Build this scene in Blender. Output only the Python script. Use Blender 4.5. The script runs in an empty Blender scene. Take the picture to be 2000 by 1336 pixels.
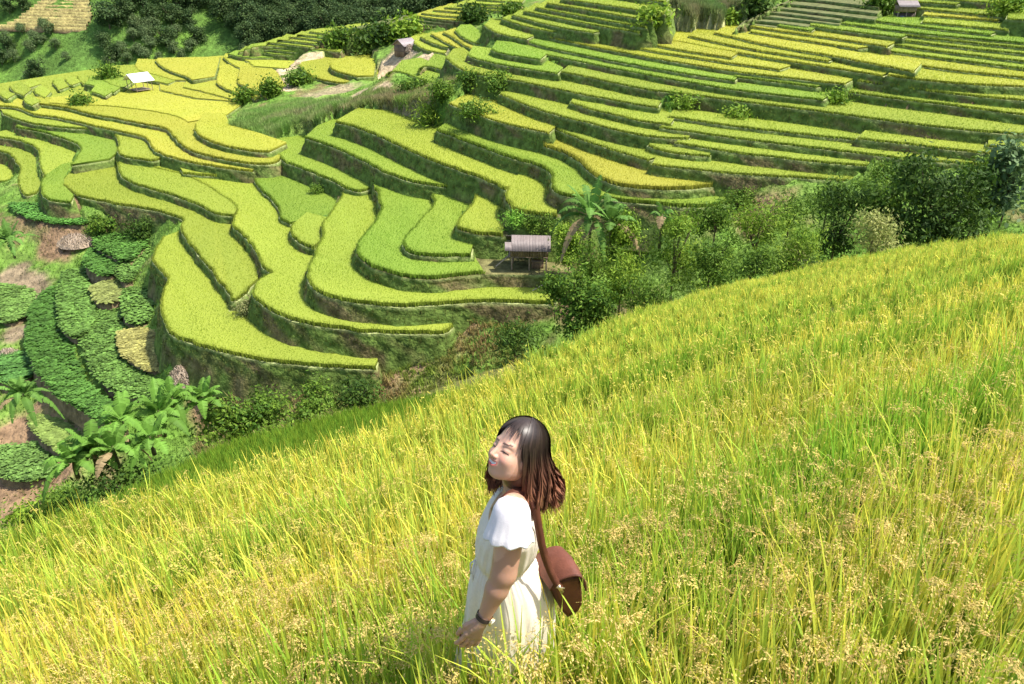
import bpy, math, random
import numpy as np
from mathutils import Vector, Matrix
rng = np.random.default_rng(7); random.seed(7)
scene = bpy.context.scene
C = scene.collection
# ---------------------------------------------------------------- camera
PITCH = math.radians(28); F = 1500.0
cam_d = bpy.data.cameras.new('camera'); cam = bpy.data.objects.new('camera', cam_d); C.objects.link(cam)
cam_d.sensor_width = 36; cam_d.lens = F / 2000 * 36; cam_d.clip_start = 0.05; cam_d.clip_end = 3000
cam.location = (0, 0, 0); cam.rotation_euler = (math.radians(90) - PITCH, 0, 0)
scene.camera = cam
# ---------------------------------------------------------------- light
SUN_AZ = math.radians(90)      # clockwise from +Y
SUN_EL = math.radians(60)
world = bpy.data.worlds.new("World"); scene.world = world; world.use_nodes = True
wn = world.node_tree; bg = wn.nodes['Background']; sky = wn.nodes.new('ShaderNodeTexSky')
sky.sky_type = 'NISHITA'; sky.sun_disc = False; sky.sun_elevation = SUN_EL; sky.sun_rotation = SUN_AZ
sky.dust_density = 2.0; sky.air_density = 1.0
wn.links.new(sky.outputs[0], bg.inputs[0]); bg.inputs[1].default_value = 0.15
sd = bpy.data.lights.new('sun', 'SUN'); sd.energy = 4.6; sd.angle = math.radians(0.5); sd.color = (1.0, 0.95, 0.86)
sun = bpy.data.objects.new('sun', sd); C.objects.link(sun)
sdir = Vector((math.sin(SUN_AZ) * math.cos(SUN_EL), math.cos(SUN_AZ) * math.cos(SUN_EL), math.sin(SUN_EL)))
sun.rotation_euler = sdir.to_track_quat('Z', 'Y').to_euler(); sun.location = (30, 10, 60)
scene.view_settings.view_transform = 'Standard'; scene.view_settings.look = 'None'
scene.view_settings.gamma = 1; scene.view_settings.exposure = 0.8
scene.render.engine = 'CYCLES'
scene.cycles.max_bounces = 6; scene.cycles.diffuse_bounces = 3; scene.cycles.transmission_bounces = 4
scene.cycles.transparent_max_bounces = 4
# ---------------------------------------------------------------- maths helpers
def ray(px, py):
    u = 668 - py
    return np.array([px - 1000., F*math.cos(PITCH) + u*math.sin(PITCH), -F*math.sin(PITCH) + u*math.cos(PITCH)])
def at_z(px, py, z):
    r = ray(px, py); return r * (z / r[2])
def at_y(px, py, y):
    r = ray(px, py); return r * (y / r[1])
def vnoise(x, y, s, seed=0):
    """smooth value noise in 0..1"""
    x = np.asarray(x, float) / s + 137.3*seed; y = np.asarray(y, float) / s + 71.7*seed
    xi = np.floor(x).astype(np.int64); yi = np.floor(y).astype(np.int64); fx = x-xi; fy = y-yi
    fx = fx*fx*(3-2*fx); fy = fy*fy*(3-2*fy)
    def h(a, b):
        n = (a*374761393 + b*668265263 + seed*974711) & 0x7fffffff
        n = ((n ^ (n >> 13)) * 1274126177) & 0x7fffffff
        return ((n ^ (n >> 16)) & 0xffff) / 65535.0
    return (h(xi, yi)*(1-fx) + h(xi+1, yi)*fx)*(1-fy) + (h(xi, yi+1)*(1-fx) + h(xi+1, yi+1)*fx)*fy
def fnoise(x, y, s, seed=0, o=3):
    t = 0; a = 1; n = 0
    for k in range(o):
        t = t + a*vnoise(x, y, s/2**k, seed+k); n += a; a *= 0.55
    return t/n
def inpoly(X, Y, poly):
    poly = np.asarray(poly); res = np.zeros(X.shape, bool)
    x0, y0 = poly[:, 0].min(), poly[:, 1].min(); x1, y1 = poly[:, 0].max(), poly[:, 1].max()
    m = (X >= x0) & (X <= x1) & (Y >= y0) & (Y <= y1)
    xs = X[m]; ys = Y[m]; r = np.zeros(xs.shape, bool); j = len(poly)-1
    for i in range(len(poly)):
        xi, yi = poly[i]; xj, yj = poly[j]
        if yi != yj:
            c = ((yi > ys) != (yj > ys)) & (xs < (xj-xi)*(ys-yi)/(yj-yi)+xi); r ^= c
        j = i
    res[m] = r; return res
# ---------------------------------------------------------------- mesh helpers
class MB:
    """collects vertices, polygons and vertex colours"""
    def __init__(s): s.v = []; s.f = []; s.c = []; s.n = 0
    def add(s, v, f, c=(1, 1, 1)):
        v = np.asarray(v, float).reshape(-1, 3); f = np.asarray(f, int)
        c = np.asarray(c, float)
        if c.ndim == 1: c = np.tile(c, (len(v), 1))
        s.v.append(v); s.c.append(c); s.f.append(f + s.n); s.n += len(v); return s
    def addpolys(s, v, polys, c=(1, 1, 1)):
        v = np.asarray(v, float).reshape(-1, 3); c = np.asarray(c, float)
        if c.ndim == 1: c = np.tile(c, (len(v), 1))
        for p in polys: s.f.append(np.asarray([p]) + s.n)
        s.v.append(v); s.c.append(c); s.n += len(v); return s
    def build(s, name, mat, parent=None, smooth=False, link=True):
        me = bpy.data.meshes.new(name)
        V = np.concatenate(s.v).astype(np.float32); Cc = np.concatenate(s.c).astype(np.float32)
        loops = np.concatenate([f.ravel() for f in s.f]).astype(np.int32)
        tot = np.concatenate([np.full(len(f), f.shape[1]) for f in s.f]).astype(np.int32)
        st = np.concatenate([[0], np.cumsum(tot)[:-1]]).astype(np.int32)
        me.vertices.add(len(V)); me.vertices.foreach_set('co', V.ravel())
        me.loops.add(len(loops)); me.loops.foreach_set('vertex_index', loops)
        me.polygons.add(len(tot)); me.polygons.foreach_set('loop_start', st); me.polygons.foreach_set('loop_total', tot)
        a = me.color_attributes.new('Col', 'FLOAT_COLOR', 'POINT')
        cc = np.ones((len(V), 4), np.float32); cc[:, :3] = Cc; a.data.foreach_set('color', cc.ravel())
        if smooth: me.polygons.foreach_set('use_smooth', np.ones(len(tot), bool))
        me.update(calc_edges=True); me.validate()
        me.materials.append(mat)
        o = bpy.data.objects.new(name, me)
        if link: C.objects.link(o)
        if parent is not None: o.parent = parent
        return o
def tag(o, label=None, cat=None, group=None, kind=None):
    if label: o['label'] = label
    if cat: o['category'] = cat
    if group: o['group'] = group
    if kind: o['kind'] = kind
    return o
def empty(name, loc, rz=0, label=None, cat=None, group=None):
    o = bpy.data.objects.new(name, None); C.objects.link(o); o.empty_display_size = 0.3
    o.location = Vector([float(q) for q in loc]); o.rotation_euler = (0, 0, rz); return tag(o, label, cat, group)
def copy_tree(o, parent=None):
    c = o.copy(); C.objects.link(c); c.parent = parent
    for ch in [q for q in bpy.data.objects if q.parent == o]: copy_tree(ch, c)
    return c
def box(mb, x0, x1, y0, y1, z0, z1, c=(1, 1, 1), M=None):
    v = np.array([[x, y, z] for z in (z0, z1) for y in (y0, y1) for x in (x0, x1)], float)
    if M is not None: v = v @ np.asarray(M)[:3, :3].T + np.asarray(M)[:3, 3]
    f = [[0, 2, 3, 1], [4, 5, 7, 6], [0, 1, 5, 4], [2, 6, 7, 3], [0, 4, 6, 2], [1, 3, 7, 5]]
    mb.add(v, f, c)
def tube(mb, pts, rad, n=8, c=(1, 1, 1), cap=True, flat=None):
    pts = np.asarray(pts, float); k = len(pts); rad = np.broadcast_to(rad, (k,)) if np.ndim(rad) < 2 else rad
    T = np.gradient(pts, axis=0); T /= np.linalg.norm(T, axis=1)[:, None]+1e-9
    up = np.array([0, 0, 1.]) if abs(T[0][2]) < .9 else np.array([1., 0, 0])
    V = []; a = np.linspace(0, 2*np.pi, n, endpoint=False)
    for i in range(k):
        s = np.cross(T[i], up); s /= np.linalg.norm(s)+1e-9; u = np.cross(s, T[i])
        r1 = rad[i]; r2 = r1 if flat is None else r1*flat
        V.append(pts[i] + r1*np.cos(a)[:, None]*s + r2*np.sin(a)[:, None]*u)
        up = u
    V = np.concatenate(V); f = []
    for i in range(k-1):
        for j in range(n):
            j2 = (j+1) % n; f.append([i*n+j, i*n+j2, (i+1)*n+j2, (i+1)*n+j])
    if np.ndim(c) == 2: c = np.repeat(np.asarray(c), n, axis=0)
    mb.add(V, f, c)
    if cap:
        b = mb.n - len(V)
        mb.f.append(np.array([[b+j for j in range(n)][::-1]])); mb.f.append(np.array([[b+(k-1)*n+j for j in range(n)]]))
def scatter(mb, tv, tf, pos, rz, sc, col, tc=None, tilt=None, zs=None):
    """replicate template tv/tf at pos; tc multiplies col per template vertex"""
    pos = np.asarray(pos, float); N = len(pos)
    if N == 0: return
    tv = np.asarray(tv, float); tf = np.asarray(tf, int); V = len(tv)
    c = np.cos(rz)[:, None]; s = np.sin(rz)[:, None]; sc = np.broadcast_to(sc, (N,))[:, None]
    zz = sc if zs is None else np.broadcast_to(zs, (N,))[:, None]
    x = tv[None, :, 0]*sc; y = tv[None, :, 1]*sc; z = tv[None, :, 2]*zz
    P = np.stack([x*c-y*s, x*s+y*c, np.broadcast_to(z, (N, V))], -1)
    if tilt is not None:
        P[:, :, 0] += P[:, :, 2]*tilt[:, 0:1]; P[:, :, 1] += P[:, :, 2]*tilt[:, 1:2]
    P += pos[:, None, :]
    Fc = tf[None] + (np.arange(N)*V)[:, None, None]
    col = np.asarray(col, float)
    if col.ndim == 1: col = np.tile(col, (N, 1))
    Cc = np.repeat(col[:, None, :], V, 1)
    if tc is not None: Cc = Cc*np.asarray(tc)[None]
    mb.add(P.reshape(-1, 3), Fc.reshape(-1, tf.shape[1]), Cc.reshape(-1, 3))
# ---------------------------------------------------------------- materials
def mat_col(name, rough=0.75, trans=0.0, nscale=0, namp=0.0, spec=0.25, bump=0, bscale=60, sheen=0):
    m = bpy.data.materials.new(name); m.use_nodes = True; n = m.node_tree.nodes; l = m.node_tree.links
    b = n['Principled BSDF']; b.inputs['Roughness'].default_value = rough; b.inputs['Specular IOR Level'].default_value = spec
    a = n.new('ShaderNodeAttribute'); a.attribute_name = 'Col'; src = a.outputs['Color']
    if namp > 0:
        tc = n.new('ShaderNodeTexCoord'); nz = n.new('ShaderNodeTexNoise'); nz.inputs['Scale'].default_value = nscale; nz.inputs['Detail'].default_value = 5
        l.new(tc.outputs['Object'], nz.inputs['Vector'])
        mr = n.new('ShaderNodeMapRange'); mr.inputs['From Min'].default_value = .3; mr.inputs['From Max'].default_value = .7
        mr.inputs['To Min'].default_value = 1-namp; mr.inputs['To Max'].default_value = 1+namp
        l.new(nz.outputs['Fac'], mr.inputs['Value'])
        vm = n.new('ShaderNodeVectorMath'); vm.operation = 'SCALE'; l.new(src, vm.inputs[0]); l.new(mr.outputs[0], vm.inputs['Scale']); src = vm.outputs[0]
    l.new(src, b.inputs['Base Color'])
    if bump > 0:
        tc2 = n.new('ShaderNodeTexCoord'); nz2 = n.new('ShaderNodeTexNoise'); nz2.inputs['Scale'].default_value = bscale; nz2.inputs['Detail'].default_value = 6
        l.new(tc2.outputs['Object'], nz2.inputs['Vector']); bp = n.new('ShaderNodeBump'); bp.inputs['Strength'].default_value = bump
        bp.inputs['Distance'].default_value = 1.0/bscale
        l.new(nz2.outputs['Fac'], bp.inputs['Height']); l.new(bp.outputs[0], b.inputs['Normal'])
    if trans > 0:
        t = n.new('ShaderNodeBsdfTranslucent'); l.new(src, t.inputs['Color']); mx = n.new('ShaderNodeMixShader'); mx.inputs[0].default_value = trans
        l.new(b.outputs[0], mx.inputs[1]); l.new(t.outputs[0], mx.inputs[2]); l.new(mx.outputs[0], n['Material Output'].inputs['Surface'])
    return m
M_RICE = mat_col('rice_leaf', 0.6, 0.42, spec=0.2)
M_LEAF = mat_col('tree_leaf', 0.6, 0.32, spec=0.15)
M_EARTH = mat_col('earth', 0.95, 0, 1.3, 0.45, 0.1, bump=0.6, bscale=3)
M_GROUND = mat_col('grassy_ground', 0.95, 0, 0.9, 0.4, 0.1, bump=0.8, bscale=2)
M_WOOD = mat_col('weathered_wood', 0.85, 0, 9, 0.3, 0.15, bump=0.4, bscale=30)
M_METAL = mat_col('tin_roof', 0.55, 0, 3, 0.12, 0.4)
M_BARK = mat_col('bark', 0.9, 0, 6, 0.35, 0.1, bump=0.5, bscale=15)
M_STRAW = mat_col('dry_straw', 0.9, 0.1, 8, 0.2, 0.1)
# ---------------------------------------------------------------- terraces traced as level plots
# name colour reference x gap | front lip | back edge hidden under the next terrace
# name | colour | ref | x | gap px | lip points / back points   (photo pixels)
TERR = """
A y g -31.0 0|322,466 300,497 299,520 331,546 320,570 312,590 317,617 322,640 340,661 400,683 475,701 550,713 650,721 737,722|740,704 700,652 600,636 520,606 494,585 468,585 445,560 420,530 400,508 380,483 355,455
B y A 400 12|124,365 140,381 175,391 225,401 275,408 325,419 360,432 350,447 360,466 380,491 400,516 420,538 427,555 445,571 450,586 458,593 470,588 490,565|505,548 505,505 458,445 458,425 462,412 420,408 350,378 300,364 250,350 237,335 232,312 215,310 150,322 138,340 126,355
C y A 600 38|270,316 276,325 325,338 360,344 400,366 437,388 465,411 457,428 451,445 465,453 482,472 500,493 507,510 515,527 535,537 525,541 510,548 495,560 492,573 500,590 520,605 550,621 600,635 650,643 700,650 750,652 820,656 870,655 890,640|888,622 850,606 750,590 675,580 612,560 610,530 620,500 600,480 575,465 572,440 555,430 545,400 510,365 500,345 440,340 360,336 325,300 290,300
CC y C 420 2|357,341 420,347 495,351|500,336 450,325 375,313 330,303
D y C 700 28|670,382 655,408 637,428 626,450 630,465 620,483 616,500 604,518 600,540 607,562 625,577 675,591 750,600 800,602 875,596 950,592 1050,596 1085,597|1090,570 1040,535 950,532 855,543 800,540 720,518 703,500 705,478 735,440 750,412 742,378 720,355 690,352
T9 g C 515 3|497,343 494,352 505,370 525,387 536,398 545,417 549,432 565,440|650,425 665,385 668,365 600,345 545,320 505,328
T10 y C 590 10|570,441 565,457 575,470 595,483 617,488|632,470 640,450 640,430 600,420
E g D 780 20|728,372 738,380 738,395 745,412 735,433 722,450 703,468 697,480 697,505 720,521 750,533 800,545 855,547 900,540 950,536 1025,537 1120,537|1120,500 1040,480 922,500 850,498 800,488 795,475 840,420 855,400 840,372 800,350 750,340 728,355
F g E 860 6|812,362 835,374 849,395 846,408 836,414 815,440 797,460 784,475 786,485 797,497 850,504 922,503|925,480 985,455 905,445 900,430 925,408 938,385 925,345 900,335 860,345 830,350
G y F 920 16|921,350 925,365 932,385 919,408 900,428 888,442 893,450 905,454 940,460 985,463|1010,440 1040,425 1000,400 992,385 994,372 965,350 935,338
J g T9 600 22|527,297 545,305 549,316 575,326 625,345 655,358 672,369 700,378 718,373|726,368 750,335 712,312 675,294 637,280 595,268 540,275
K g J 650 30|595,271 637,285 675,299 712,318 750,340 800,357 850,366 878,368|890,355 850,315 800,292 750,268 712,250 655,235 620,250
L y K 750 25|653,240 712,256 750,273 800,297 850,318 900,336 935,348 965,362 985,375 990,372|1060,350 1060,330 1012,310 950,287 900,268 852,250 760,220 700,215
H y G 990 30|988,374 985,388 992,402 1002,413 1037,420 1090,425|1110,400 1090,380 1080,362 1085,345 1060,325 1020,335
I g H 1075 22|852,256 900,275 950,293 975,303 1012,316 1055,325 1080,345 1075,366 1090,381 1120,388 1185,391 1225,397 1325,406 1387,407 1425,403 1448,390|1440,372 1400,362 1250,368 1195,358 1162,342 1140,322 1125,308 1100,296 1050,278 1008,258 960,235 900,225
M Y I 1250 13|1008,262 1050,283 1100,300 1125,312 1138,326 1162,348 1195,362 1250,371 1325,373 1400,366|1440,350 1420,337 1350,328 1275,318 1200,292 1135,270 1085,250 1050,245
N0 Y I 950 45|875,204 950,233 1020,252 1075,262|1085,250 1050,212 975,180 920,180
N y M 1150 22|1085,254 1135,275 1200,297 1270,316|1300,305 1300,272 1225,258 1150,238 1100,225
O y M 1300 25|1272,323 1350,333 1425,342 1500,346 1600,352 1685,357|1690,335 1650,320 1550,310 1425,295 1320,280 1290,290
N2 y O 1330 10|1265,286 1300,299 1340,304 1387,307|1395,290 1345,272 1290,268
P y N 1180 26|975,185 1050,217 1150,242 1225,262 1290,271 1347,273|1360,255 1290,245 1200,222 1113,197 1050,170 1000,165
P2 y O 1500 22|1318,281 1425,299 1550,314 1650,323 1745,330|1760,312 1700,300 1600,288 1500,276 1400,262 1330,258
Q1 y P 1200 12|1113,202 1150,215 1200,227 1260,240 1312,246|1320,230 1290,212 1225,200 1125,180
Q2 y P2 1500 13|1288,251 1400,267 1500,280 1600,292 1700,304 1790,316 1900,322 1965,326|1990,308 1870,298 1775,285 1675,271 1500,252 1400,240 1310,228
Q3 y Q2 1500 6|1303,230 1400,244 1500,257 1600,268 1675,275 1775,290 1870,303 1945,312|1990,300 1900,270 1750,240 1575,216 1450,200 1330,195
Q4 y Q3 1780 4|1672,272 1775,284 1880,297 2030,311|2030,280 1850,262 1700,245
Q5 y Q4 1960 5|1925,287 2030,297|2030,270 1930,262
S1 y P 1100 26|870,115 885,128 905,140 937,148 1025,162 1125,184 1225,203 1288,212|1300,185 1250,172 1175,155 1090,142 1000,128 925,112 905,95 885,98
V1 g g -18.9 0|757,150 770,137 825,158 872,171|885,150 860,130 822,115 785,120
V2 g V1 850 8|818,142 830,128 860,137 888,144|905,135 880,115 850,105
S2 g S1 1000 15|912,108 925,117 1000,132 1090,146|1100,135 1057,115 980,100 925,92
S2b y S1 1150 16|1095,142 1175,158 1250,175 1350,188 1450,200 1575,216 1750,240 1850,253 2030,268|2030,235 1850,215 1600,195 1450,178 1350,162 1225,135 1125,118
S3 g S2 1000 12|957,98 980,107 1057,118|1070,105 1000,85 970,82
S4 g S2b 1590 13|988,88 1025,100 1125,121 1225,141 1350,164 1450,180 1610,198|1640,175 1598,168 1500,156 1350,143 1250,126 1100,98 1040,80 1000,72
R3a y S2b 1850 19|1640,180 1750,195 1850,207 2030,230|2030,195 1850,180 1700,165
R3b y R3a 1850 16|1672,160 1800,178 1900,190 2030,201|2030,170 1875,160 1728,145
S5 g S4 1400 6|1022,80 1050,90 1100,101 1250,131 1350,148 1435,160|1450,145 1425,136 1250,108 1100,78 1050,68
S5b g S4 1560 9|1433,152 1500,160 1598,173|1650,160 1550,150 1445,138
S6 Y S5b 1560 5|1052,70 1100,82 1250,111 1425,141 1550,156 1652,167|1680,150 1620,130 1525,132 1375,112 1250,92 1105,62 1070,58
S7 Y S6 1450 3|1105,70 1250,98 1375,118 1525,139|1560,125 1430,110 1350,98 1160,60
S8 Y S7 1400 2.5|1160,68 1250,86 1350,104 1430,115|1450,100 1297,72 1220,58
S9 Y S6 1600 13|1220,66 1297,78 1400,98 1500,115 1625,135 1728,151|1760,135 1617,118 1475,95 1343,65 1290,58
S10 Y S9 1580 3|1343,72 1400,85 1475,100 1617,122|1650,108 1500,88 1400,62 1360,58
S11 Y S10 1600 3|1395,66 1500,91 1620,110 1700,126 1787,143|1800,125 1640,100 1550,72 1465,55 1420,50
S12 Y S11 1650 3|1463,64 1550,78 1675,97|1740,88 1650,74 1560,62 1480,45
S13 Y R3b 1880 17|1730,149 1800,158 1875,166 2030,173|2030,150 1900,138 1760,130
S12b Y S13 1850 3|1640,106 1800,132 1900,144 2030,157|2030,138 1850,112 1680,92
S14 Y S12 1660 3|1462,54 1560,68 1650,80 1737,94|1750,84 1650,58 1580,45 1480,38
S15 y S12b 1850 4|1675,94 1760,106 1850,117 2030,140|2030,122 1850,98 1740,82
S16 y S15 1850 4|1738,89 1850,104 2030,126|2030,110 1850,88 1750,70
S17 y S16 1850 4|1730,77 1850,92 2030,111|2030,96 1870,80 1780,64
S18 y S17 1900 4|1760,70 1870,83 2030,99|2030,86 1900,70 1790,58
S19 g S14 1680 8|1578,51 1650,62 1762,76|1790,64 1700,48 1640,42 1590,38
S20 g S14 1550 2|1515,52 1585,63|1600,52 1540,40
S21 g S18 1900 3|1640,47 1750,62 1850,73 2030,89|2030,72 1900,58 1780,40 1700,34
S22 g S21 1800 3|1705,42 1800,55 1937,70|1970,56 1850,42 1750,28
S23 y S22 1880 3|1800,45 1970,61|1990,48 1880,32 1810,30
S24 Y S23 1900 3|1800,31 1950,43|1975,32 1880,20 1810,18
S25 y S24 1900 4|1780,17 1880,27 1965,35|1990,20 1880,8 1800,0
S26 y S25 1960 2|1965,38 2030,44|2030,25 1970,20
S27 y S25 1850 8|1740,2 1870,11|1900,0 1800,-12
S28 y S27 1860 2|1820,-1 1965,9|1990,-6 1850,-15
W1 d S14 1480 1|1437,56 1447,46 1515,54|1540,44 1460,36
W2 d W1 1560 7|1452,47 1457,37 1577,52|1600,40 1480,28
W3 d W2 1560 6|1470,38 1475,29 1640,48|1660,34 1490,20
W4 d W3 1620 6|1485,29 1490,21 1640,40|1660,26 1505,12
W5 d W4 1630 6|1500,22 1507,14 1600,25 1707,38|1725,24 1600,10 1525,4
W6 d W5 1690 7|1520,12 1527,5 1712,26|1730,12 1550,-6
W7 d W6 1690 7|1540,3 1547,-6 1715,14|1730,0 1570,-20
X1 y S3 1000 10|945,50 960,62 990,72 1030,78|1050,68 1050,56 990,40 960,38
X2 y X1 1010 12|980,38 1015,50 1050,59 1110,68|1140,62 1080,48 1005,25
X3 y X2 1060 8|1000,31 1050,45 1100,57 1160,66|1190,60 1130,42 1025,16
X4 y X3 1110 8|1022,23 1100,39 1145,48 1250,66|1265,54 1150,32 1047,8
X5 y X4 1160 8|1045,16 1150,36 1262,56|1275,42 1150,18 1067,2
X6 y X5 1180 10|1067,8 1170,25 1272,43|1285,28 1180,6 1090,-8
X7 y X6 1200 10|1095,-1 1200,14 1297,29|1310,12 1200,-10 1120,-18
X8 y X7 1250 10|1200,-8 1300,6|1310,-8 1220,-20
Y5 y V1 830 12|800,75 815,92 837,101 870,106|880,95 867,85 840,68 820,65
Y4 y Y5 830 6|820,74 840,84 867,93|905,97 880,78 845,63
Y3 Y Y4 860 4|842,68 870,84 905,102|925,96 905,82 870,62
Y2 Y Y3 890 5|865,64 890,78 905,90 922,98|940,90 915,70 890,56
Y1 g Y2 905 5|887,60 900,73 920,83 940,90|960,90 945,68 920,50 900,50
T1 y g -33.6 0|-30,357 10,358 28,351|40,335 28,312 0,296 -30,296
T2 y T1 15 20|-30,295 0,297 15,300 28,311 31,320 41,328 37,342 35,352 38,367 41,380 52,386 75,379|84,365 80,345 72,330 74,312 78,297 50,280 21,272 0,268 -30,270
T3 y T2 50 12|-30,268 21,272 50,280 80,296 75,312 78,332 87,348|130,340 145,318 160,300 157,285 110,265 75,255 42,250
T4 g B 130 -8|88,346 80,362 80,378 88,391 110,397 142,398|145,385 128,368 126,352 140,335 155,318 120,325
T3b g T3 110 13|30,250 42,253 75,257 110,268 140,278 158,287 158,300 148,310 140,326|215,313 232,300 228,285 222,266 200,255 172,246 100,240 50,232
T3c y T3b 100 6|3,224 25,232 50,241 100,249 150,253 173,254|190,246 175,238 112,225 62,218 47,208 0,212
T7 y C 300 8|212,257 225,267 234,284 227,297 238,309 272,313 300,318 325,308 495,337|450,320 375,305 320,290 300,270 280,258 225,245
T3d Y T7 350 4|-30,209 20,210 47,216 62,226 112,231 175,246 225,257 275,267 290,277 295,291 310,301 325,308 375,320 450,333 495,337|540,315 500,318 475,312 425,300 375,288 355,272 335,250 325,240 275,232 225,220 175,214 140,205 90,195 0,190 -30,190
T6 y B 300 10|229,322 233,343 250,358 300,373 350,387 400,409 420,421 462,425|470,405 437,380 400,358 360,336 325,330 275,316 262,305 240,308
T3e Y T3d 450 5|60,204 100,208 140,214 175,226 225,233 275,244 325,252 332,263 350,283 375,299 425,311 475,321 500,324 535,322 548,315|550,300 500,290 462,284 425,275 392,262 385,245 430,235 460,205 420,190 360,185 250,190 150,195 60,192
T3f Y T3e 430 7|382,247 380,260 392,270 425,285 462,293 500,299 528,299|560,282 500,262 450,248 440,225 400,225
U2 Y T3e 260 1|95,203 140,206 217,208 300,219 345,228 368,241|440,228 480,200 500,160 400,140 300,150 180,185 100,192
U3 Y U2 340 1|311,177 350,186 381,193|470,200 500,150 380,140 310,150
U4 Y U2 400 4|356,172 400,181 452,196|500,190 510,150 450,130 370,150
U5 Y U4 430 5|422,161 430,171 457,181 500,196|540,180 530,140 480,120 430,130
U6 Y U5 467 4|464,152 463,162 475,169 500,180 520,190|560,170 540,140 500,118 470,130
U9 Y U2 425 7|404,125 425,135 455,144|540,150 560,118 480,108 410,112
U10 Y U9 450 5|435,113 450,126 472,136|520,140 540,120 480,108 440,106
U11 Y U10 485 2|479,119 497,131|560,135 620,115 560,110 490,110
U7 Y U2 300 6|262,128 267,136 275,141 312,150 337,158|380,158 375,140 340,120 270,116
U8 Y U7 330 5|304,119 315,132 337,142 362,150 376,158|420,150 430,112 310,115
U12 y U2 260 5|214,140 217,148 260,154 330,166|350,155 262,128 216,130
U13 g U2 220 6|203,160 220,168 240,175|260,160 215,145
Z1 g U2 190 5|165,165 200,173 222,183|240,170 205,155 180,150
Z2 g U2 190 6|177,180 207,190|222,178 190,165
Z3 y T3d 30 2|-30,195 30,190 95,196 180,195|180,165 205,140 214,132 120,146 0,165 -30,170
Z4 y Z3 35 5|19,171 25,181 48,189|62,176 40,160
Z5 y Z3 48 4|41,166 56,174|80,165 60,155
Z6 y Z3 80 5|67,176 70,187 90,194|100,180 80,168
Z7 y Z3 110 5|101,159 107,170 116,178|135,170 120,152
Z8 y Z3 132 5|126,156 132,166 142,168|160,160 140,150
Z9 y Z3 156 5|150,151 156,161 164,166|185,158 165,145
Z10 y Z3 55 8|45,195 52,204 64,208|80,198 55,186
Z11 y Z3 12 5|0,186 5,194 16,195|30,185 5,178
Z12 y Z3 190 3|182,149 186,155 198,158|214,148 190,142
K1 Y g -23.2 0|584,131 598,145 612,155 650,163 675,165 732,156|745,140 712,136 737,120 745,106 687,105 650,110 625,118 590,124
K2 Y K1 670 7|643,130 646,137 662,144 697,152|730,150 735,118 690,112 655,120
QR y g -23.5 0|1938,412 1962,440 2030,472|2030,392 1990,390
F0 g U11 560 3|445,107 480,115 530,114 625,113 690,108|690,95 560,98 460,100
F1 g F0 560 6|465,103 490,100 550,110 670,106|690,95 560,90 480,92
F2 g F1 560 5|477,99 490,95 600,105 672,103|690,90 520,84 490,88
F3 y F2 560 5|490,94 515,90 625,99 665,103|680,88 540,76
F4 y F3 560 4|520,86 527,84 607,94|650,85 545,74
F5 y F4 580 4|540,80 545,79 617,87|640,78 560,68
F6 y F5 600 3|565,75 570,73 630,81|650,72 590,62
F7 y F6 610 3|580,70 585,69 640,75|670,68 610,58
F8 y F7 630 3|603,63 640,68 685,73|700,66 660,54 620,58
F9 y F8 670 3|640,61 687,68|710,62 690,52 655,54
F10 y F9 700 3|665,56 720,62|760,58 720,46 680,50
G1 d F10 720 3|687,54 740,58 812,62|830,56 740,42
G2 d G1 780 4|720,48 812,61|840,52 745,40
G3 d G2 790 4|737,44 780,52 850,56|860,46 760,36
G4 d G3 800 4|770,41 800,47 875,51|880,42 790,30
G5 d G4 830 4|790,36 830,42 887,47|900,38 815,26
G6 Y G5 850 4|807,31 850,38 907,42|915,34 840,20
G7 Y G6 870 3|822,27 860,32 910,35|925,28 860,14
G8 Y G7 880 3|845,21 950,30|960,22 880,8
G9 y G8 900 3|867,16 980,23|990,14 910,2
G10 y G9 920 3|892,11 980,17|990,8 930,-2
G11 y G10 940 3|915,7 980,12 1000,8|1010,0 940,-6
G12 y G11 960 3|930,0 1020,6|1030,-6 950,-10
"""
SC = 1.2
def parse():
    Z = {}; out = []
    P = lambda s: [tuple(map(float, q.split(','))) for q in s.split()]
    for ln in TERR.strip().splitlines():
        h, l, b = ln.split('|'); n, c, ref, x, g = h.split(); x = float(x); g = float(g); lip = P(l); back = P(b)
        if ref == 'g': z = x*SC if x < -1 else -17*SC
        else:
            ys = [y0+(y1-y0)*(x-x0)/(x1-x0) for (x0, y0), (x1, y1) in zip(lip, lip[1:]) if min(x0, x1) <= x <= max(x0, x1) and x0 != x1]
            y = max(ys) if ys else lip[0][1]
            far = n[0] in 'SRQWXYFGNPOUZV' and n not in ('F', 'G')
            if far: g *= .82
            hr = .05 if ref[0] == 'W' else (.25 if far else .5)
            r = ray(x, y+g); d = (Z[ref]+hr)/r[2]*r[1]; r2 = ray(x, y); z = d*r2[2]/r2[1]
        Z[n] = z
        far = n[0] in 'SRQWXYFGNPOUZV' and n not in ('F', 'G')
        out.append(dict(n=n, c=c, z=z, hr=.3 if far else .5, lip=lip, back=back))
    return out, Z
TT, TZ = parse()
def smooth_open(p, it=2):
    p = np.asarray(p, float)
    for _ in range(it):
        q = np.empty((2*len(p)-2, 2)); q[0::2] = .75*p[:-1]+.25*p[1:]; q[1::2] = .25*p[:-1]+.75*p[1:]
        p = np.vstack([p[:1], q, p[-1:]])
    return p
def resample(p, d):
    p = np.asarray(p); s = np.concatenate([[0], np.cumsum(np.linalg.norm(np.diff(p, axis=0), axis=1))])
    n = max(2, int(s[-1]/d)+1); t = np.linspace(0, s[-1], n)
    return np.stack([np.interp(t, s, p[:, 0]), np.interp(t, s, p[:, 1])], 1)
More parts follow.
